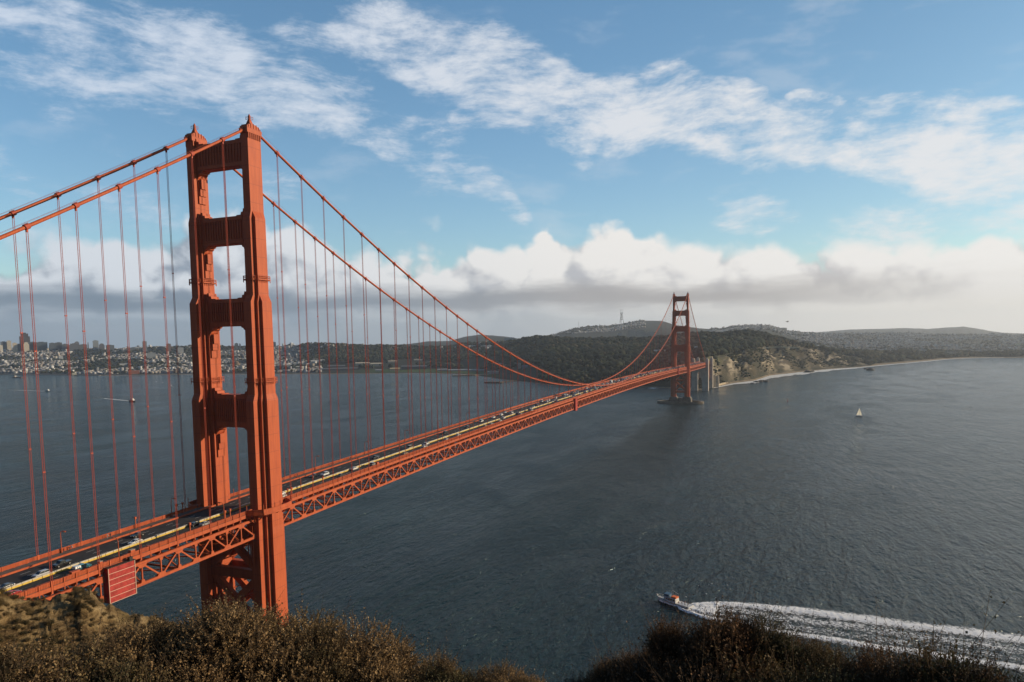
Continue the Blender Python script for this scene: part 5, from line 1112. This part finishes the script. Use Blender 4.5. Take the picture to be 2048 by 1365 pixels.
# trailing wave crests beside the wake
m = MB()
def small_wake(p, q, w0, w1, lab, dens=.62):
    p = np.array(p[:2]); q = np.array(q[:2]); d = (q-p)/np.linalg.norm(q-p); n_ = np.array([-d[1], d[0]]); Lw = np.linalg.norm(q-p)
    S, T = np.meshgrid(np.linspace(0, 1, 60), np.linspace(-1, 1, 9), indexing='ij'); w = w0+(w1-w0)*S
    P = np.stack([p[0]+d[0]*S*Lw+n_[0]*T*w, p[1]+d[1]*S*Lw+n_[1]*T*w, np.full_like(S, .2)], -1); dn_ = (1-T**2)*dens*(1-S**1.3)*1.4
    foam_grid('boat_wake', P, dn_, mat_foam('wake2', .30, .05), lab)
def ferry(px, py, u_, v_, L_, hd, lab, tint, rows_=2):
    p = ground(u_, v_); r = empty('ferry_boat', (p[0], p[1], 0), hd); put_tags(r, lab, 'boat'); B = L_*.27
    hull(MB(), L_, B, L_*.085, 12, -.5).build('hull', HULLW if tint == 0 else pbr('hull_dark', (.16, .05, .04), .5), r, rec=True)
    m = MB(); m.frus(0, -L_*.05, B*.42, L_*.33, L_*.085, B*.40, L_*.30, L_*.165); m.frus(0, -L_*.02, B*.38, L_*.20, L_*.165, B*.34, L_*.17, L_*.235); m.frus(0, L_*.06, B*.25, L_*.07, L_*.235, B*.2, L_*.06, L_*.30); c = m.build('cabin', HULLW, r)
    m = MB()
    for s in (-1, 1):
        m.box(*sorted((s*B*.405, s*B*.43)), -L_*.33, L_*.22, L_*.105, L_*.14); m.box(*sorted((s*B*.36, s*B*.39)), -L_*.16, L_*.12, L_*.18, L_*.21)
    m.build('window', GLASS, c); m = MB(); m.tube([(0, L_*.02, L_*.28), (0, L_*.0, L_*.42)], .18, 5); m.build('mast', WHITE, r)
    return p
def dir_on_sea(u0, v0, u1, v1): a, b = ground(u0, v0), ground(u1, v1); return heading(a, b)
p = ferry(0, 0, 96, 783, 21, dir_on_sea(60, 782, 100, 783.5), 'white motor yacht farther left, trailing a thin wake', 0); small_wake(p, ground(-30, 779), 3, 16, 'thin pale wake of the left yacht')
p = ferry(0, 0, 265, 803, 24, dir_on_sea(220, 801, 268, 804), 'white excursion boat with red hull below the hangers left of the near tower', 1); small_wake(p, ground(182, 795), 3, 13, 'pale wake of the excursion boat', .8)
p = ground(36, 756); r = empty('work_barge', (p[0], p[1], 0), dir_on_sea(20, 756, 52, 756)); put_tags(r, 'long low dark barge near the left shore', 'barge')
m = MB(); m.frus(0, 0, 7, 24, -1, 8, 26, 3.5); m.build('hull', pbr('rusty_hull', (.10, .05, .04), .8), r); m = MB(); m.box(-4, 4, -22, -14, 3.5, 9); m.beam((0, -17, 9), (0, -17, 17), .8); m.build('deckhouse', pbr('barge_house', (.3, .28, .26), .7), r)
p = ground(1718, 833); r = empty('sailboat', (p[0], p[1], 0), -2.0); r.scale = (.82, .82, .82); put_tags(r, 'small sailboat with two cream sails on the right hand water', 'sailboat')
hull(MB(), 12.5, 3.2, 1.3, 10).build('hull', HULLW, r, rec=True); SAIL = mat_leaf('sail_cloth', (.9, .88, .8), (.9, .88, .8), (.88, .85, .78)); SAIL.node_tree.nodes['Mix Shader'].inputs[0].default_value = .7
m = MB(); m.tube([(0, .8, 1), (0, .8, 17.5)], [.12, .07], 6); m.beam((0, .8, 2.3), (0, -5, 2.3), .15); m.build('mast', WHITE, r)
for (pts_, nm) in ((((.7, 2.5), (-4.8, 2.5), (.7, 16.8)), 'mainsail'), (((5.9, 1.9), (1.3, 2.4), (1.0, 15.0)), 'jib')):
    m = MB(); N_ = 7; G = []
    for i in range(N_+1):
        t = i/N_; a = np.array(pts_[0])*(1-t)+np.array(pts_[2])*t; b = np.array(pts_[1])*(1-t)+np.array(pts_[2])*t
        for j in range(5): q = a+(b-a)*j/4; G.append((.7*math.sin(pi*j/4)*(1-t)+.0, q[0], q[1]))
    for i in range(N_):
        for j in range(4): m.f.append((i*5+j, i*5+j+1, (i+1)*5+j+1, (i+1)*5+j)); m.mi.append(0)
    m.v = G; o = m.build(nm, SAIL, r); sd = o.modifiers.new('s', 'SOLIDIFY'); sd.thickness = .04
p = ground(1575, 803); m = MB(); m.tube([(0, 0, -.3), (0, 0, .9), (0, 0, 1.0), (0, 0, 3.2), (0, 0, 4.6)], [1.3, 1.3, .7, .4, .15], 10); m.box(-.5, .5, -.5, .5, 4.2, 5.2)
o = m.build('channel_buoy', pbr('buoy_red', (.20, .03, .025), .6)); o.location = (p[0], p[1], 0); put_tags(o, 'tiny dark red channel buoy between the far pier and the sailboat', 'buoy')

# ---------------------------------------------------------------- birds
def bird(name, loc, span, rz, roll, mat, lab, group=None):
    m = MB(); s = span/2; L_ = span*.42
    m.tube([(0, -L_*.5, 0), (0, -L_*.25, 0), (0, 0, 0), (0, L_*.25, .01), (0, L_*.36, .03), (0, L_*.45, .03), (0, L_*.56, .01)], [.012*span, .04*span, .065*span, .05*span, .03*span, .036*span, .006*span], 8)
    for k in (-1, 1):
        A0, A1, A2, A3 = (k*.04*span, L_*.18, .02*span), (k*s*.5, L_*.26, .13*span), (k*s, -L_*.05, .06*span), (k*.04*span, -L_*.14, .01*span)
        B1 = (k*s*.5, -L_*.02, .12*span); m.addv([A0, A1, B1, A3, (A0[0], A0[1], A0[2]-.012*span), (A1[0], A1[1], A1[2]-.012*span), (B1[0], B1[1], B1[2]-.008*span), (A3[0], A3[1], A3[2]-.01*span)], [(0, 1, 2, 3), (7, 6, 5, 4), (0, 4, 5, 1), (2, 6, 7, 3)])
        m.addv([A1, A2, B1, (A1[0], A1[1], A1[2]-.012*span), (B1[0], B1[1], B1[2]-.008*span)], [(0, 1, 2), (4, 1, 3), (0, 3, 1), (1, 4, 2)])
    m.addv([(-.02*span, -L_*.4, 0), (.02*span, -L_*.4, 0), (.06*span, -L_*.68, 0), (-.06*span, -L_*.68, 0), (0, -L_*.4, .012)], [(0, 1, 2, 3), (3, 2, 4)])
    o = m.build(name, mat, smooth=True); o.location = loc; o.rotation_euler = (0, roll, rz); put_tags(o, lab, name, group); return o
GULLW = pbr('gull_white', (.8, .8, .78), .7); PELI = pbr('pelican_brown', (.05, .042, .04), .8)
bird('pelican', away(1575, 644, 255), 2.1, 2.2, .1, PELI, 'dark pelican gliding above the hills right of the far tower')
bird('gull', away(342.5, 772, 150), 1.25, 1.0, 1.0, GULLW, 'large white gull flying over the water left of the near tower')
for i, (u_, v_) in enumerate(((312.8, 764), (325, 765.5))): bird('gull', away(u_, v_, 330), 1.2, 1.4, .3, GULLW, 'distant white gull over the bay, %s of a pair' % ('left', 'right')[i], 'gulls over the bay')
for i, (x_, y_) in enumerate(((162.8, 166.0), (168.0, 168.7), (169.5, 169.5), (177.1, 172.7), (175.3, 168.8), (163.4, 153.6), (168.0, 154.8), (158.9, 145.6), (173.4, 148.3), (199.1, 151.7))):
    bird('gull', (x_, y_, 4+.4*(i % 3)), 1.25, 1.3+.5*(i % 4), .5-.3*(i % 4), GULLW, 'small white gull following the fishing boat and its wake', 'gulls following the fishing boat')
"""END3"""

# ---------------------------------------------------------------- the headland we stand on, its hills behind, a ridge added for its shade, and the rocky outcrop
na, ns = 300, 130
az = np.linspace(-pi, pi, na+1)[:-1]; rr = np.concatenate([[0.0], np.geomspace(1.2, 2600, ns-1)])
hd0 = -.395
AZ, RR = np.meshgrid(az, rr, indexing='ij')
rel = (AZ-hd0+pi) % (2*pi)-pi            # angle from the view towards the city
front = np.clip((1.15-np.abs(rel+.08))/.25, 0, 1); front = front*front*(3-2*front)
zf = np.interp(RR, [0, 1.5, 6, 12, 40, 150, 200, 2600], [138.1, 138.0, 135.6, 132.9, 100, -6, -12, -12])
zfl = np.interp(RR, [0, 1.5, 6, 12, 30, 48, 60, 72, 110, 240, 300, 2600], [138.1, 138.0, 135.6, 132.9, 120, 110, 104, 98, 70, -6, -12, -12])
left = np.clip((-.34-rel)/.10, 0, 1)*np.clip((rel+1.3)/.15, 0, 1)
zfront = zf*(1-left)+zfl*left
zb = np.interp(RR, [0, 2, 12, 60, 200, 500, 900, 1500, 2200, 2600], [138.1, 138.2, 138.6, 143, 165, 235, 290, 300, 120, -12])
wside = np.clip((np.abs(rel)-1.5)/1.2, 0, 1); zb = zb-(1-wside)*np.clip(RR/400, 0, 1)*(zb+8)*np.where(rel > 0, 1.0, .3)
ZZ = zfront*front+zb*(1-front)
XX = CX+RR*np.sin(AZ); YY = CY+RR*np.cos(AZ)
ZZ += (fbm(XX/9, YY/9, 4, 3)-.5)*np.clip(RR/20, 0, 1)*2.2*(1+np.clip(RR/150, 0, 6)*(1-front))
west = (RR < 135)*np.clip((rel-1.1)/.2, 0, 1)*np.clip((2.1-rel)/.3, 0, 1); ZZ = np.where(west > 0, np.maximum(ZZ, 100+(52.6+fbm(XX/6, YY/6, 3, 88)*1.6)*np.exp(-((RR-60)/26)**2)*west), ZZ)  # unseen ridge on the sun side, added to shade the lower shrubs
ii = np.arange(na*ns).reshape(na, ns); nx = np.roll(ii, -1, 0)
Fq = np.stack([ii[:, :-1].ravel(), ii[:, 1:].ravel(), nx[:, 1:].ravel(), nx[:, :-1].ravel()], 1)
me = np_mesh('headland', np.stack([XX.ravel(), YY.ravel(), ZZ.ravel()], 1), Fq)
DIRT = pbr('dry_slope', (.10, .075, .042), .95, .1, .6, .25, bump=.4, bscale=1.5)
hl = link_mesh('headland', me, DIRT, smooth=True); put_tags(hl, kind='structure')

# rocky outcrop: craggy golden crest below the camera on the left
def V_TOP(u): return np.interp(u, [-420, -100, 0, 30, 60, 95, 130, 160, 190, 215, 245, 290, 330, 380, 450], [1165, 1170, 1186, 1190, 1196, 1190, 1182, 1174, 1188, 1208, 1222, 1232, 1250, 1270, 1290])
uo = np.arange(-420, 452, 2.0); no = len(uo); nrow = 90
tt = np.linspace(0, 1, nrow); Pg = np.zeros((nrow, no, 3))
for j, u_ in enumerate(uo):
    top_ = away(u_, V_TOP(u_), 60.0); d_ = (top_-CAM)[:2]/60.0
    D_ = np.interp(tt, [0, .72, .80, 1], [26, 60, 64, 96]); zt_ = top_[2]
    z_ = np.interp(tt, [0, .35, .72, .80, 1], [zt_-13.0, zt_-7.6, zt_, zt_-2.0, zt_-26])
    Pg[:, j, 0] = CX+d_[0]*D_; Pg[:, j, 1] = CY+d_[1]*D_; Pg[:, j, 2] = z_
ed = np.clip(np.minimum(tt[:, None]/.1, (1-tt[:, None])/.1), 0, 1)
cr_ = ridged(Pg[..., 0]/7+fbm(Pg[..., 0]/5, Pg[..., 1]/5, 2, 2), Pg[..., 1]/4.5-Pg[..., 2]/5, 5, 91)
Pg[..., 2] += ((cr_-.62)*.9+(fbm(Pg[..., 0]/3.0, Pg[..., 1]/3.0, 4, 18)-.5)*1.5+(ridged(Pg[..., 0]/.8, Pg[..., 1]/.8, 3, 17)-.6)*.7)*ed*np.clip(1-((tt[:, None]-.72)/.06)**2*0, .2, 1)
def mat_outcrop():
    m = bpy.data.materials.new('golden_rock'); m.use_nodes = True; t = NT(m.node_tree); b = t.n['Principled BSDF']; g = t.node('ShaderNodeNewGeometry').outputs['Position']
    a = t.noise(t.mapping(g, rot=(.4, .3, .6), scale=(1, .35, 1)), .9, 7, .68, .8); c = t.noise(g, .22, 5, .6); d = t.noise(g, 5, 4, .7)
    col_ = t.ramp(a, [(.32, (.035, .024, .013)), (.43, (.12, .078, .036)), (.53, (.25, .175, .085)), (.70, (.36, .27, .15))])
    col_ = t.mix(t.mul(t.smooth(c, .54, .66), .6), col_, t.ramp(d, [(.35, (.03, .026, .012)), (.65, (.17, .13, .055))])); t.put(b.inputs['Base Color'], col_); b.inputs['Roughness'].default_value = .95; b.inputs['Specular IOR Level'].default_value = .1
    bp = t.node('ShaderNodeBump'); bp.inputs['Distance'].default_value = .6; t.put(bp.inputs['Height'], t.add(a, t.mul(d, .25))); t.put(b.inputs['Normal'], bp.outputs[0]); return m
ii = np.arange(nrow*no).reshape(nrow, no); Fq = np.stack([ii[:-1, :-1].ravel(), ii[:-1, 1:].ravel(), ii[1:, 1:].ravel(), ii[1:, :-1].ravel()], 1)
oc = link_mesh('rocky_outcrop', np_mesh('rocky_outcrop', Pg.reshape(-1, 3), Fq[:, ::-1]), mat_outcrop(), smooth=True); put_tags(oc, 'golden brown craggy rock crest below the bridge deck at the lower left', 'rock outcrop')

# ---------------------------------------------------------------- shrubs: sprigs of small leaves on fine stems
LEAF_L = mat_leaf('dry_leaf', (.17, .105, .048), (.40, .265, .125), (.085, .062, .030))
LEAF_R = mat_leaf('rusty_leaf', (.085, .048, .024), (.22, .11, .045), (.035, .028, .018))
TWIG = pbr('twig', (.085, .06, .04), .9, .1, .4, 8)
def rot_to(n):   # rows of orthonormal frames with z axis = n
    a = np.where(np.abs(n[:, 2:3]) < .9, np.array([[0, 0, 1.]]), np.array([[1., 0, 0]])); x = np.cross(a, n); x /= np.linalg.norm(x, axis=1)[:, None]; return x, np.cross(n, x), n
def shrub_mesh(seed, R, Hh, nspr, nleaf, slen, lsize, spiky=0.0, lobes=5):
    rg = np.random.default_rng(seed)
    dl = rg.normal(size=(lobes, 3)); dl[:, 2] = np.abs(dl[:, 2])+.05; dl /= np.linalg.norm(dl, axis=1)[:, None]; q_ = .74 if lobes > 4 else .35
    lc = dl*np.array([R*q_, R*q_, Hh*q_*.95])+np.array([0, 0, Hh*.12]); lr = rg.uniform(.20, .36, lobes)*R*(1 if lobes > 4 else 1.7)
    which = rg.integers(0, lobes, nspr); d = rg.normal(size=(nspr, 3)); d[:, 2] = np.abs(d[:, 2])*.9-.25; d /= np.linalg.norm(d, axis=1)[:, None]
    rad = rg.uniform(.45, 1.0, nspr)**.45; P0 = lc[which]+d*(lr[which]*rad)[:, None]*np.array([1, 1, .95*Hh/R]); P0[:, 2] = np.maximum(P0[:, 2], .03)
    N_ = d+rg.normal(scale=.35, size=(nspr, 3)); N_[:, 2] += .55+spiky; N_ /= np.linalg.norm(N_, axis=1)[:, None]
    ln = slen*rg.uniform(.6, 1.5, nspr)*(1+spiky*(rg.random(nspr) < .12)*1.2)
    ln = ln*np.where(rg.random(nspr) < .045, 2.2, 1.0)
    bend = rg.normal(scale=.22, size=(nspr, 3))
    # leaves
    t = np.tile(np.linspace(.08, 1.0, nleaf), (nspr, 1))+rg.uniform(-.04, .04, (nspr, nleaf))
    C = P0[:, None]+(N_[:, None]*t[..., None]+bend[:, None]*(t**2)[..., None])*ln[:, None, None]
    x, y, z = rot_to(N_); ph = rg.uniform(0, 6.28, (nspr, nleaf)); out = (x[:, None]*np.cos(ph)[..., None]+y[:, None]*np.sin(ph)[..., None])
    ax = out*.8+z[:, None]*rg.uniform(.3, 1.1, (nspr, nleaf))[..., None]; ax /= np.linalg.norm(ax, axis=2)[..., None]; wv = np.cross(ax, out+rg.normal(scale=.5, size=ax.shape)); wv /= np.linalg.norm(wv, axis=2)[..., None]
    s = lsize*rg.uniform(.6, 1.4, (nspr, nleaf, 1))*(1.15-.5*t[..., None]); w = s*rg.uniform(.28, .48, (nspr, nleaf, 1))
    v = np.stack([C, C+ax*s*.5+wv*w, C+ax*s, C+ax*s*.5-wv*w], 2).reshape(-1, 3); nf = nspr*nleaf
    colr = np.repeat(np.clip(rg.uniform(.1, .9, lobes)[which][:, None]+rg.normal(.0, .20, (nspr, 1))+rg.normal(0, .15, (nspr, nleaf)), 0, 1).reshape(-1), 4)
    F_ = np.arange(nf*4).reshape(-1, 4)
    lm = np_mesh('leaves', v, F_); at = lm.color_attributes.new('cover', 'FLOAT_COLOR', 'POINT'); at.data.foreach_set('color', np.stack([colr, colr, colr, np.ones_like(colr)], 1).astype(np.float32).ravel())
    # stems: three-sided tapered twigs for the sprigs, and woody branches from the root
    tip = P0+(N_+bend)*ln[:, None]; st = P0-N_*ln[:, None]*.5; r0 = lsize*.16
    def twigs(a, b, ra, rb):
        n = b-a; nl = np.linalg.norm(n, axis=1)[:, None]+1e-9; x, y, _ = rot_to(n/nl); V = []
        for (p, r) in ((a, ra), (b, rb)):
            for k in range(3): V.append(p+(x*cos(2.094*k)+y*sin(2.094*k))*r)
        V = np.stack(V, 1).reshape(-1, 3); f = np.array([(0, 1, 4, 3), (1, 2, 5, 4), (2, 0, 3, 5)]); return V, (f[None]+(np.arange(len(a))*6)[:, None, None]).reshape(-1, 4)
    V1, F1 = twigs(st, tip, r0, r0*.35)
    nb = nspr//7; ix = rg.choice(nspr, nb, replace=False); root = rg.normal(scale=.10*R, size=(nb, 3)); root[:, 2] = 0; mid = root*.6+st[ix]*.4; mid[:, 2] = st[ix][:, 2]*.45
    V2_, F2_ = twigs(root, mid, r0*3.2, r0*2); V3_, F3_ = twigs(mid, st[ix], r0*2, r0)
    V = np.concatenate([V1, V2_, V3_]); F_ = np.concatenate([F1, F2_+len(V1), F3_+len(V1)+len(V2_)]); return lm, np_mesh('branches', V, F_)
def core_mesh(seed, R, Hh):     # near-black core, painted shade for the gaps between leaves
    v, f = I2; rg = np.random.default_rng(seed); V = v*(.6+.3*rg.random((len(v), 1)))*np.array([R*.86, R*.86, Hh*.60])+np.array([0, 0, Hh*.40]); V[:, 2] = np.maximum(V[:, 2], 0); return np_mesh('inner_shade', V, f, 3)
SHADE_CORE = pbr('core_shade', (.020, .015, .010), 1.0, .0, .5, 9, bump=.06, bscale=14)
KINDS_ = {'L': [shrub_mesh(s, 1.35, 1.3, 3900, 14, .15, .028, .08, 24) for s in (1, 2, 3)], 'R': [shrub_mesh(s, 1.0, 1.0, 2300, 13, .21, .038, .4, 15) for s in (4, 5)], 'S': [shrub_mesh(6, .40, .85, 300, 16, .24, .026, .9, 3)], 'T': [shrub_mesh(s, .42, .58, 520, 13, .16, .023, .65, 4) for s in (7, 8)]}
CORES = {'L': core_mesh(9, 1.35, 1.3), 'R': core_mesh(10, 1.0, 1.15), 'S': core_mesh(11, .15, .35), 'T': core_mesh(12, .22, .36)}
for k_ in KINDS_: 
    for (lm, bm_) in KINDS_[k_]: lm.materials.append(LEAF_L if k_ in 'LS' else LEAF_R); bm_.materials.append(TWIG)
    CORES[k_].materials.append(SHADE_CORE)
def shrub(u_, v_, D_, kind, var, sc_, lab, rz=0.0, hs=1.0, group=None):
    """stands so that its crown top reaches the sight line (u_, v_) at distance D_"""
    Hh = {'L': 1.62, 'R': 1.42, 'S': 1.02, 'T': .58}[kind]*sc_*hs; p = away(u_, v_, D_)
    r = empty('shrub', (p[0], p[1], p[2]-Hh), rz); r.scale = (sc_, sc_, sc_*hs); put_tags(r, lab, 'shrub', group)
    lm, bm_ = KINDS_[kind][var % len(KINDS_[kind])]
    for nm, me_ in (('leaves', lm), ('branches', bm_), ('inner_shade', CORES[kind])):
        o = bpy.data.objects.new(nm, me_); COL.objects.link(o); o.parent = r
    return r
GL = 'brown shrubs on the headland edge'
SH = [ # u, v of crown top, distance, kind, variant, scale, height scale, label
 (395, 1188, 11.0, 'L', 0, 1.25, 1, 'large golden brown shrub directly below the near tower legs'), (545, 1212, 10.5, 'L', 1, 1.15, 1, 'golden brown shrub in front of the right tower leg base'), (665, 1232, 10.0, 'L', 2, 1.10, 1, 'rounded shrub right of the tower leg, against the water'),
 (760, 1285, 9.4, 'L', 0, .95, 1, 'shrub stepping down to the water on the right of the mass'), (850, 1326, 9.0, 'L', 1, .8, 1, 'low shrub at the right end of the left hand mass'), (275, 1240, 10.6, 'L', 2, .8, 1, 'shrub overlapping the foot of the golden rock'), (300, 1262, 9.2, 'L', 1, .9, 1, 'dark shaded shrub in front of the rock'),
 (480, 1262, 8.6, 'L', 2, 1.15, 1, 'shrub in the middle of the left hand mass'), (610, 1290, 8.2, 'L', 0, 1.1, 1, 'front shrub with pale twigs below the tower leg'), (730, 1335, 7.8, 'L', 2, .9, 1, 'front shrub at the bottom edge, centre left'), (165, 1306, 8.4, 'L', 0, 1.0, 1, 'dark shrub at the bottom left'), (20, 1292, 9.0, 'L', 1, 1.0, 1, 'shrub at the left edge below the rock'),
 (360, 1300, 7.4, 'L', 0, 1.15, 1, 'dark front shrub at the bottom left of centre'), (60, 1330, 7.0, 'L', 2, 1.2, 1, 'shaded shrub in the bottom left corner'), (520, 1345, 6.8, 'L', 1, 1.1, 1, 'shaded shrub at the bottom edge below the middle of the mass'), (-120, 1280, 9.2, 'L', 0, 1.1, 1, 'shrub just outside the left edge'), (240, 1348, 6.4, 'L', 1, 1.1, 1, 'front shrub at the bottom edge, left side'),
 (892, 1300, 8.4, 'S', 0, .42, 1.3, 'small upright spiky sprig bush rising alone near the bottom centre'), (1005, 1335, 8.6, 'L', 2, .55, 1, 'small rounded shrub right of the spiky sprig'), (955, 1345, 8.2, 'L', 0, .5, 1, 'small shrub between the spiky sprig and its neighbour'), (800, 1362, 7.2, 'L', 1, .7, 1, 'low shrub at the bottom edge left of the spiky sprig'),
 (1340, 1238, 8.4, 'T', 0, .78, 1.1, 'small reddish bush tuft left of the fishing boat wake'), (1422, 1226, 8.2, 'T', 1, 1.0, 1.1, 'tallest dark reddish tuft covering the start of the wake'), (1474, 1234, 8.4, 'T', 0, .75, 1, 'dark tuft joined to the right side of the tallest one'), (1546, 1238, 8.4, 'T', 1, .80, 1.1, 'round dark bush tuft standing alone in front of the wake'),
 (1508, 1276, 8.0, 'T', 0, .9, 1, 'dark tuft between the tallest and the round one'), (1388, 1276, 7.9, 'R', 1, .50, 1, 'dark shrub under the tallest tuft'), (1312, 1284, 7.9, 'R', 0, .42, 1, 'dark shrub under the small reddish tuft'), (1462, 1284, 7.6, 'R', 0, .58, 1, 'dark shrub in the upper middle of the right hand mass'),
 (1590, 1270, 7.8, 'R', 1, .50, 1, 'reddish shrub right of the round tuft'), (1650, 1284, 7.6, 'R', 0, .48, 1, 'reddish shrub sloping down to the right'), (1252, 1306, 7.6, 'R', 1, .45, 1, 'dark shrub at the left shoulder of the right hand mass'), (1203, 1334, 7.4, 'R', 0, .40, 1, 'dark shrub at the left foot of the right hand mass'),
 (1335, 1300, 7.0, 'R', 1, .75, 1, 'very dark shrub in the left front of the right hand mass'), (1440, 1304, 6.8, 'R', 0, .85, 1, 'very dark shrub in the middle front of the right hand mass'), (1550, 1300, 6.8, 'R', 1, .80, 1, 'front shrub below the round tuft'), (1640, 1322, 6.7, 'R', 0, .65, 1, 'front shrub at the right end of the dense mass'),
 (1710, 1322, 7.2, 'T', 0, .9, 1, 'thin tuft with bare twigs near the bottom right'), (1768, 1304, 7.2, 'T', 1, .9, 1.1, 'small airy bush second from the right'), (1800, 1330, 7.0, 'T', 0, .9, 1, 'small low bush touching the airy one'), (1892, 1290, 7.2, 'T', 0, 1.15, 1.15, 'airy bush with arching bare branches at the bottom right'), (1925, 1318, 7.1, 'T', 1, 1.0, 1, 'small bush leaning on the arching one'),
 (1985, 1345, 7.0, 'T', 1, .9, .9, 'low twiggy bush at the bottom right corner'), (1845, 1345, 6.9, 'T', 1, .9, .9, 'low twiggy bush between two airy bushes'), (1180, 1356, 7.0, 'R', 1, .32, 1, 'lowest dark bush at the left end of the right hand mass')]
def near_row(u_, v_, D_, s_):     # rows of shrubs stepping down the slope
    if u_ > 1100: D2 = D_+(.9 if v_ > 1255 else 0)
    else: D2 = 9.7 if v_ < 1262 else 9.3 if v_ < 1302 else 8.9
    return D2, s_*D2/D_
SH = [(u_, v_, near_row(u_, v_, D_, s_)[0], k_, va, near_row(u_, v_, D_, s_)[1], hs, lab) for (u_, v_, D_, k_, va, s_, hs, lab) in SH]
for i, (u_, v_, D_, k_, va, s_, hs, lab) in enumerate(SH): shrub(u_, v_, D_, k_, va, s_, lab, i*1.3, hs, GL)
# dry scrub tufts growing on the outcrop and behind the shrubs
rg = np.random.default_rng(44); lm, bm_ = shrub_mesh(31, .5, .5, 150, 8, .22, .07, .3, 3)
src = np.zeros(len(lm.vertices)*3, np.float32); lm.vertices.foreach_get('co', src); src = src.reshape(-1, 3); NT_ = 4200
ri = (rg.uniform(.08, .76, NT_)**.9*(nrow-1)).astype(int); cj = rg.integers(0, no, NT_); k = fbm(cj/30., ri/9., 3, 5) > .40; ri, cj = ri[k], cj[k]; base_ = Pg[ri, cj]; sc_ = rg.uniform(.3, .85, len(ri))*(1-.5*ri/nrow); an = rg.uniform(0, 6.28, len(ri))
Vs = np.stack([src[None, :, 0]*np.cos(an)[:, None]-src[None, :, 1]*np.sin(an)[:, None], src[None, :, 0]*np.sin(an)[:, None]+src[None, :, 1]*np.cos(an)[:, None], np.broadcast_to(src[None, :, 2], (len(ri), len(src)))], -1)*sc_[:, None, None]+base_[:, None, :]
me = np_mesh('dry_scrub', Vs.reshape(-1, 3), np.arange(len(ri)*len(src)).reshape(-1, 4)); cv = np.repeat(rg.uniform(0, 1, len(ri)), len(src)); at = me.color_attributes.new('cover', 'FLOAT_COLOR', 'POINT'); at.data.foreach_set('color', np.stack([cv, cv, cv, np.ones_like(cv)], 1).astype(np.float32).ravel())
put_tags(link_mesh('dry_scrub', me, mat_leaf('scrub_leaf', (.10, .075, .035), (.24, .17, .08), (.05, .045, .022))), 'dry scrub growing over the rocky outcrop', None, None, 'stuff')

# ---------------------------------------------------------------- haze over the strait
hz = bpy.data.materials.new('haze_air'); hz.use_nodes = True; t = NT(hz.node_tree); t.n.clear(); pv = t.node('ShaderNodeVolumePrincipled'); pv.inputs['Color'].default_value = (.80, .89, 1.0, 1); pv.inputs['Density'].default_value = HAZE_D; pv.inputs['Anisotropy'].default_value = .35
oo = t.node('ShaderNodeOutputMaterial'); t.l.new(pv.outputs[0], oo.inputs['Volume'])
m = MB(); m.box(-15600, 15600, -4000, 18600, -16, 560); o = m.build('haze', hz); put_tags(o, kind='stuff')
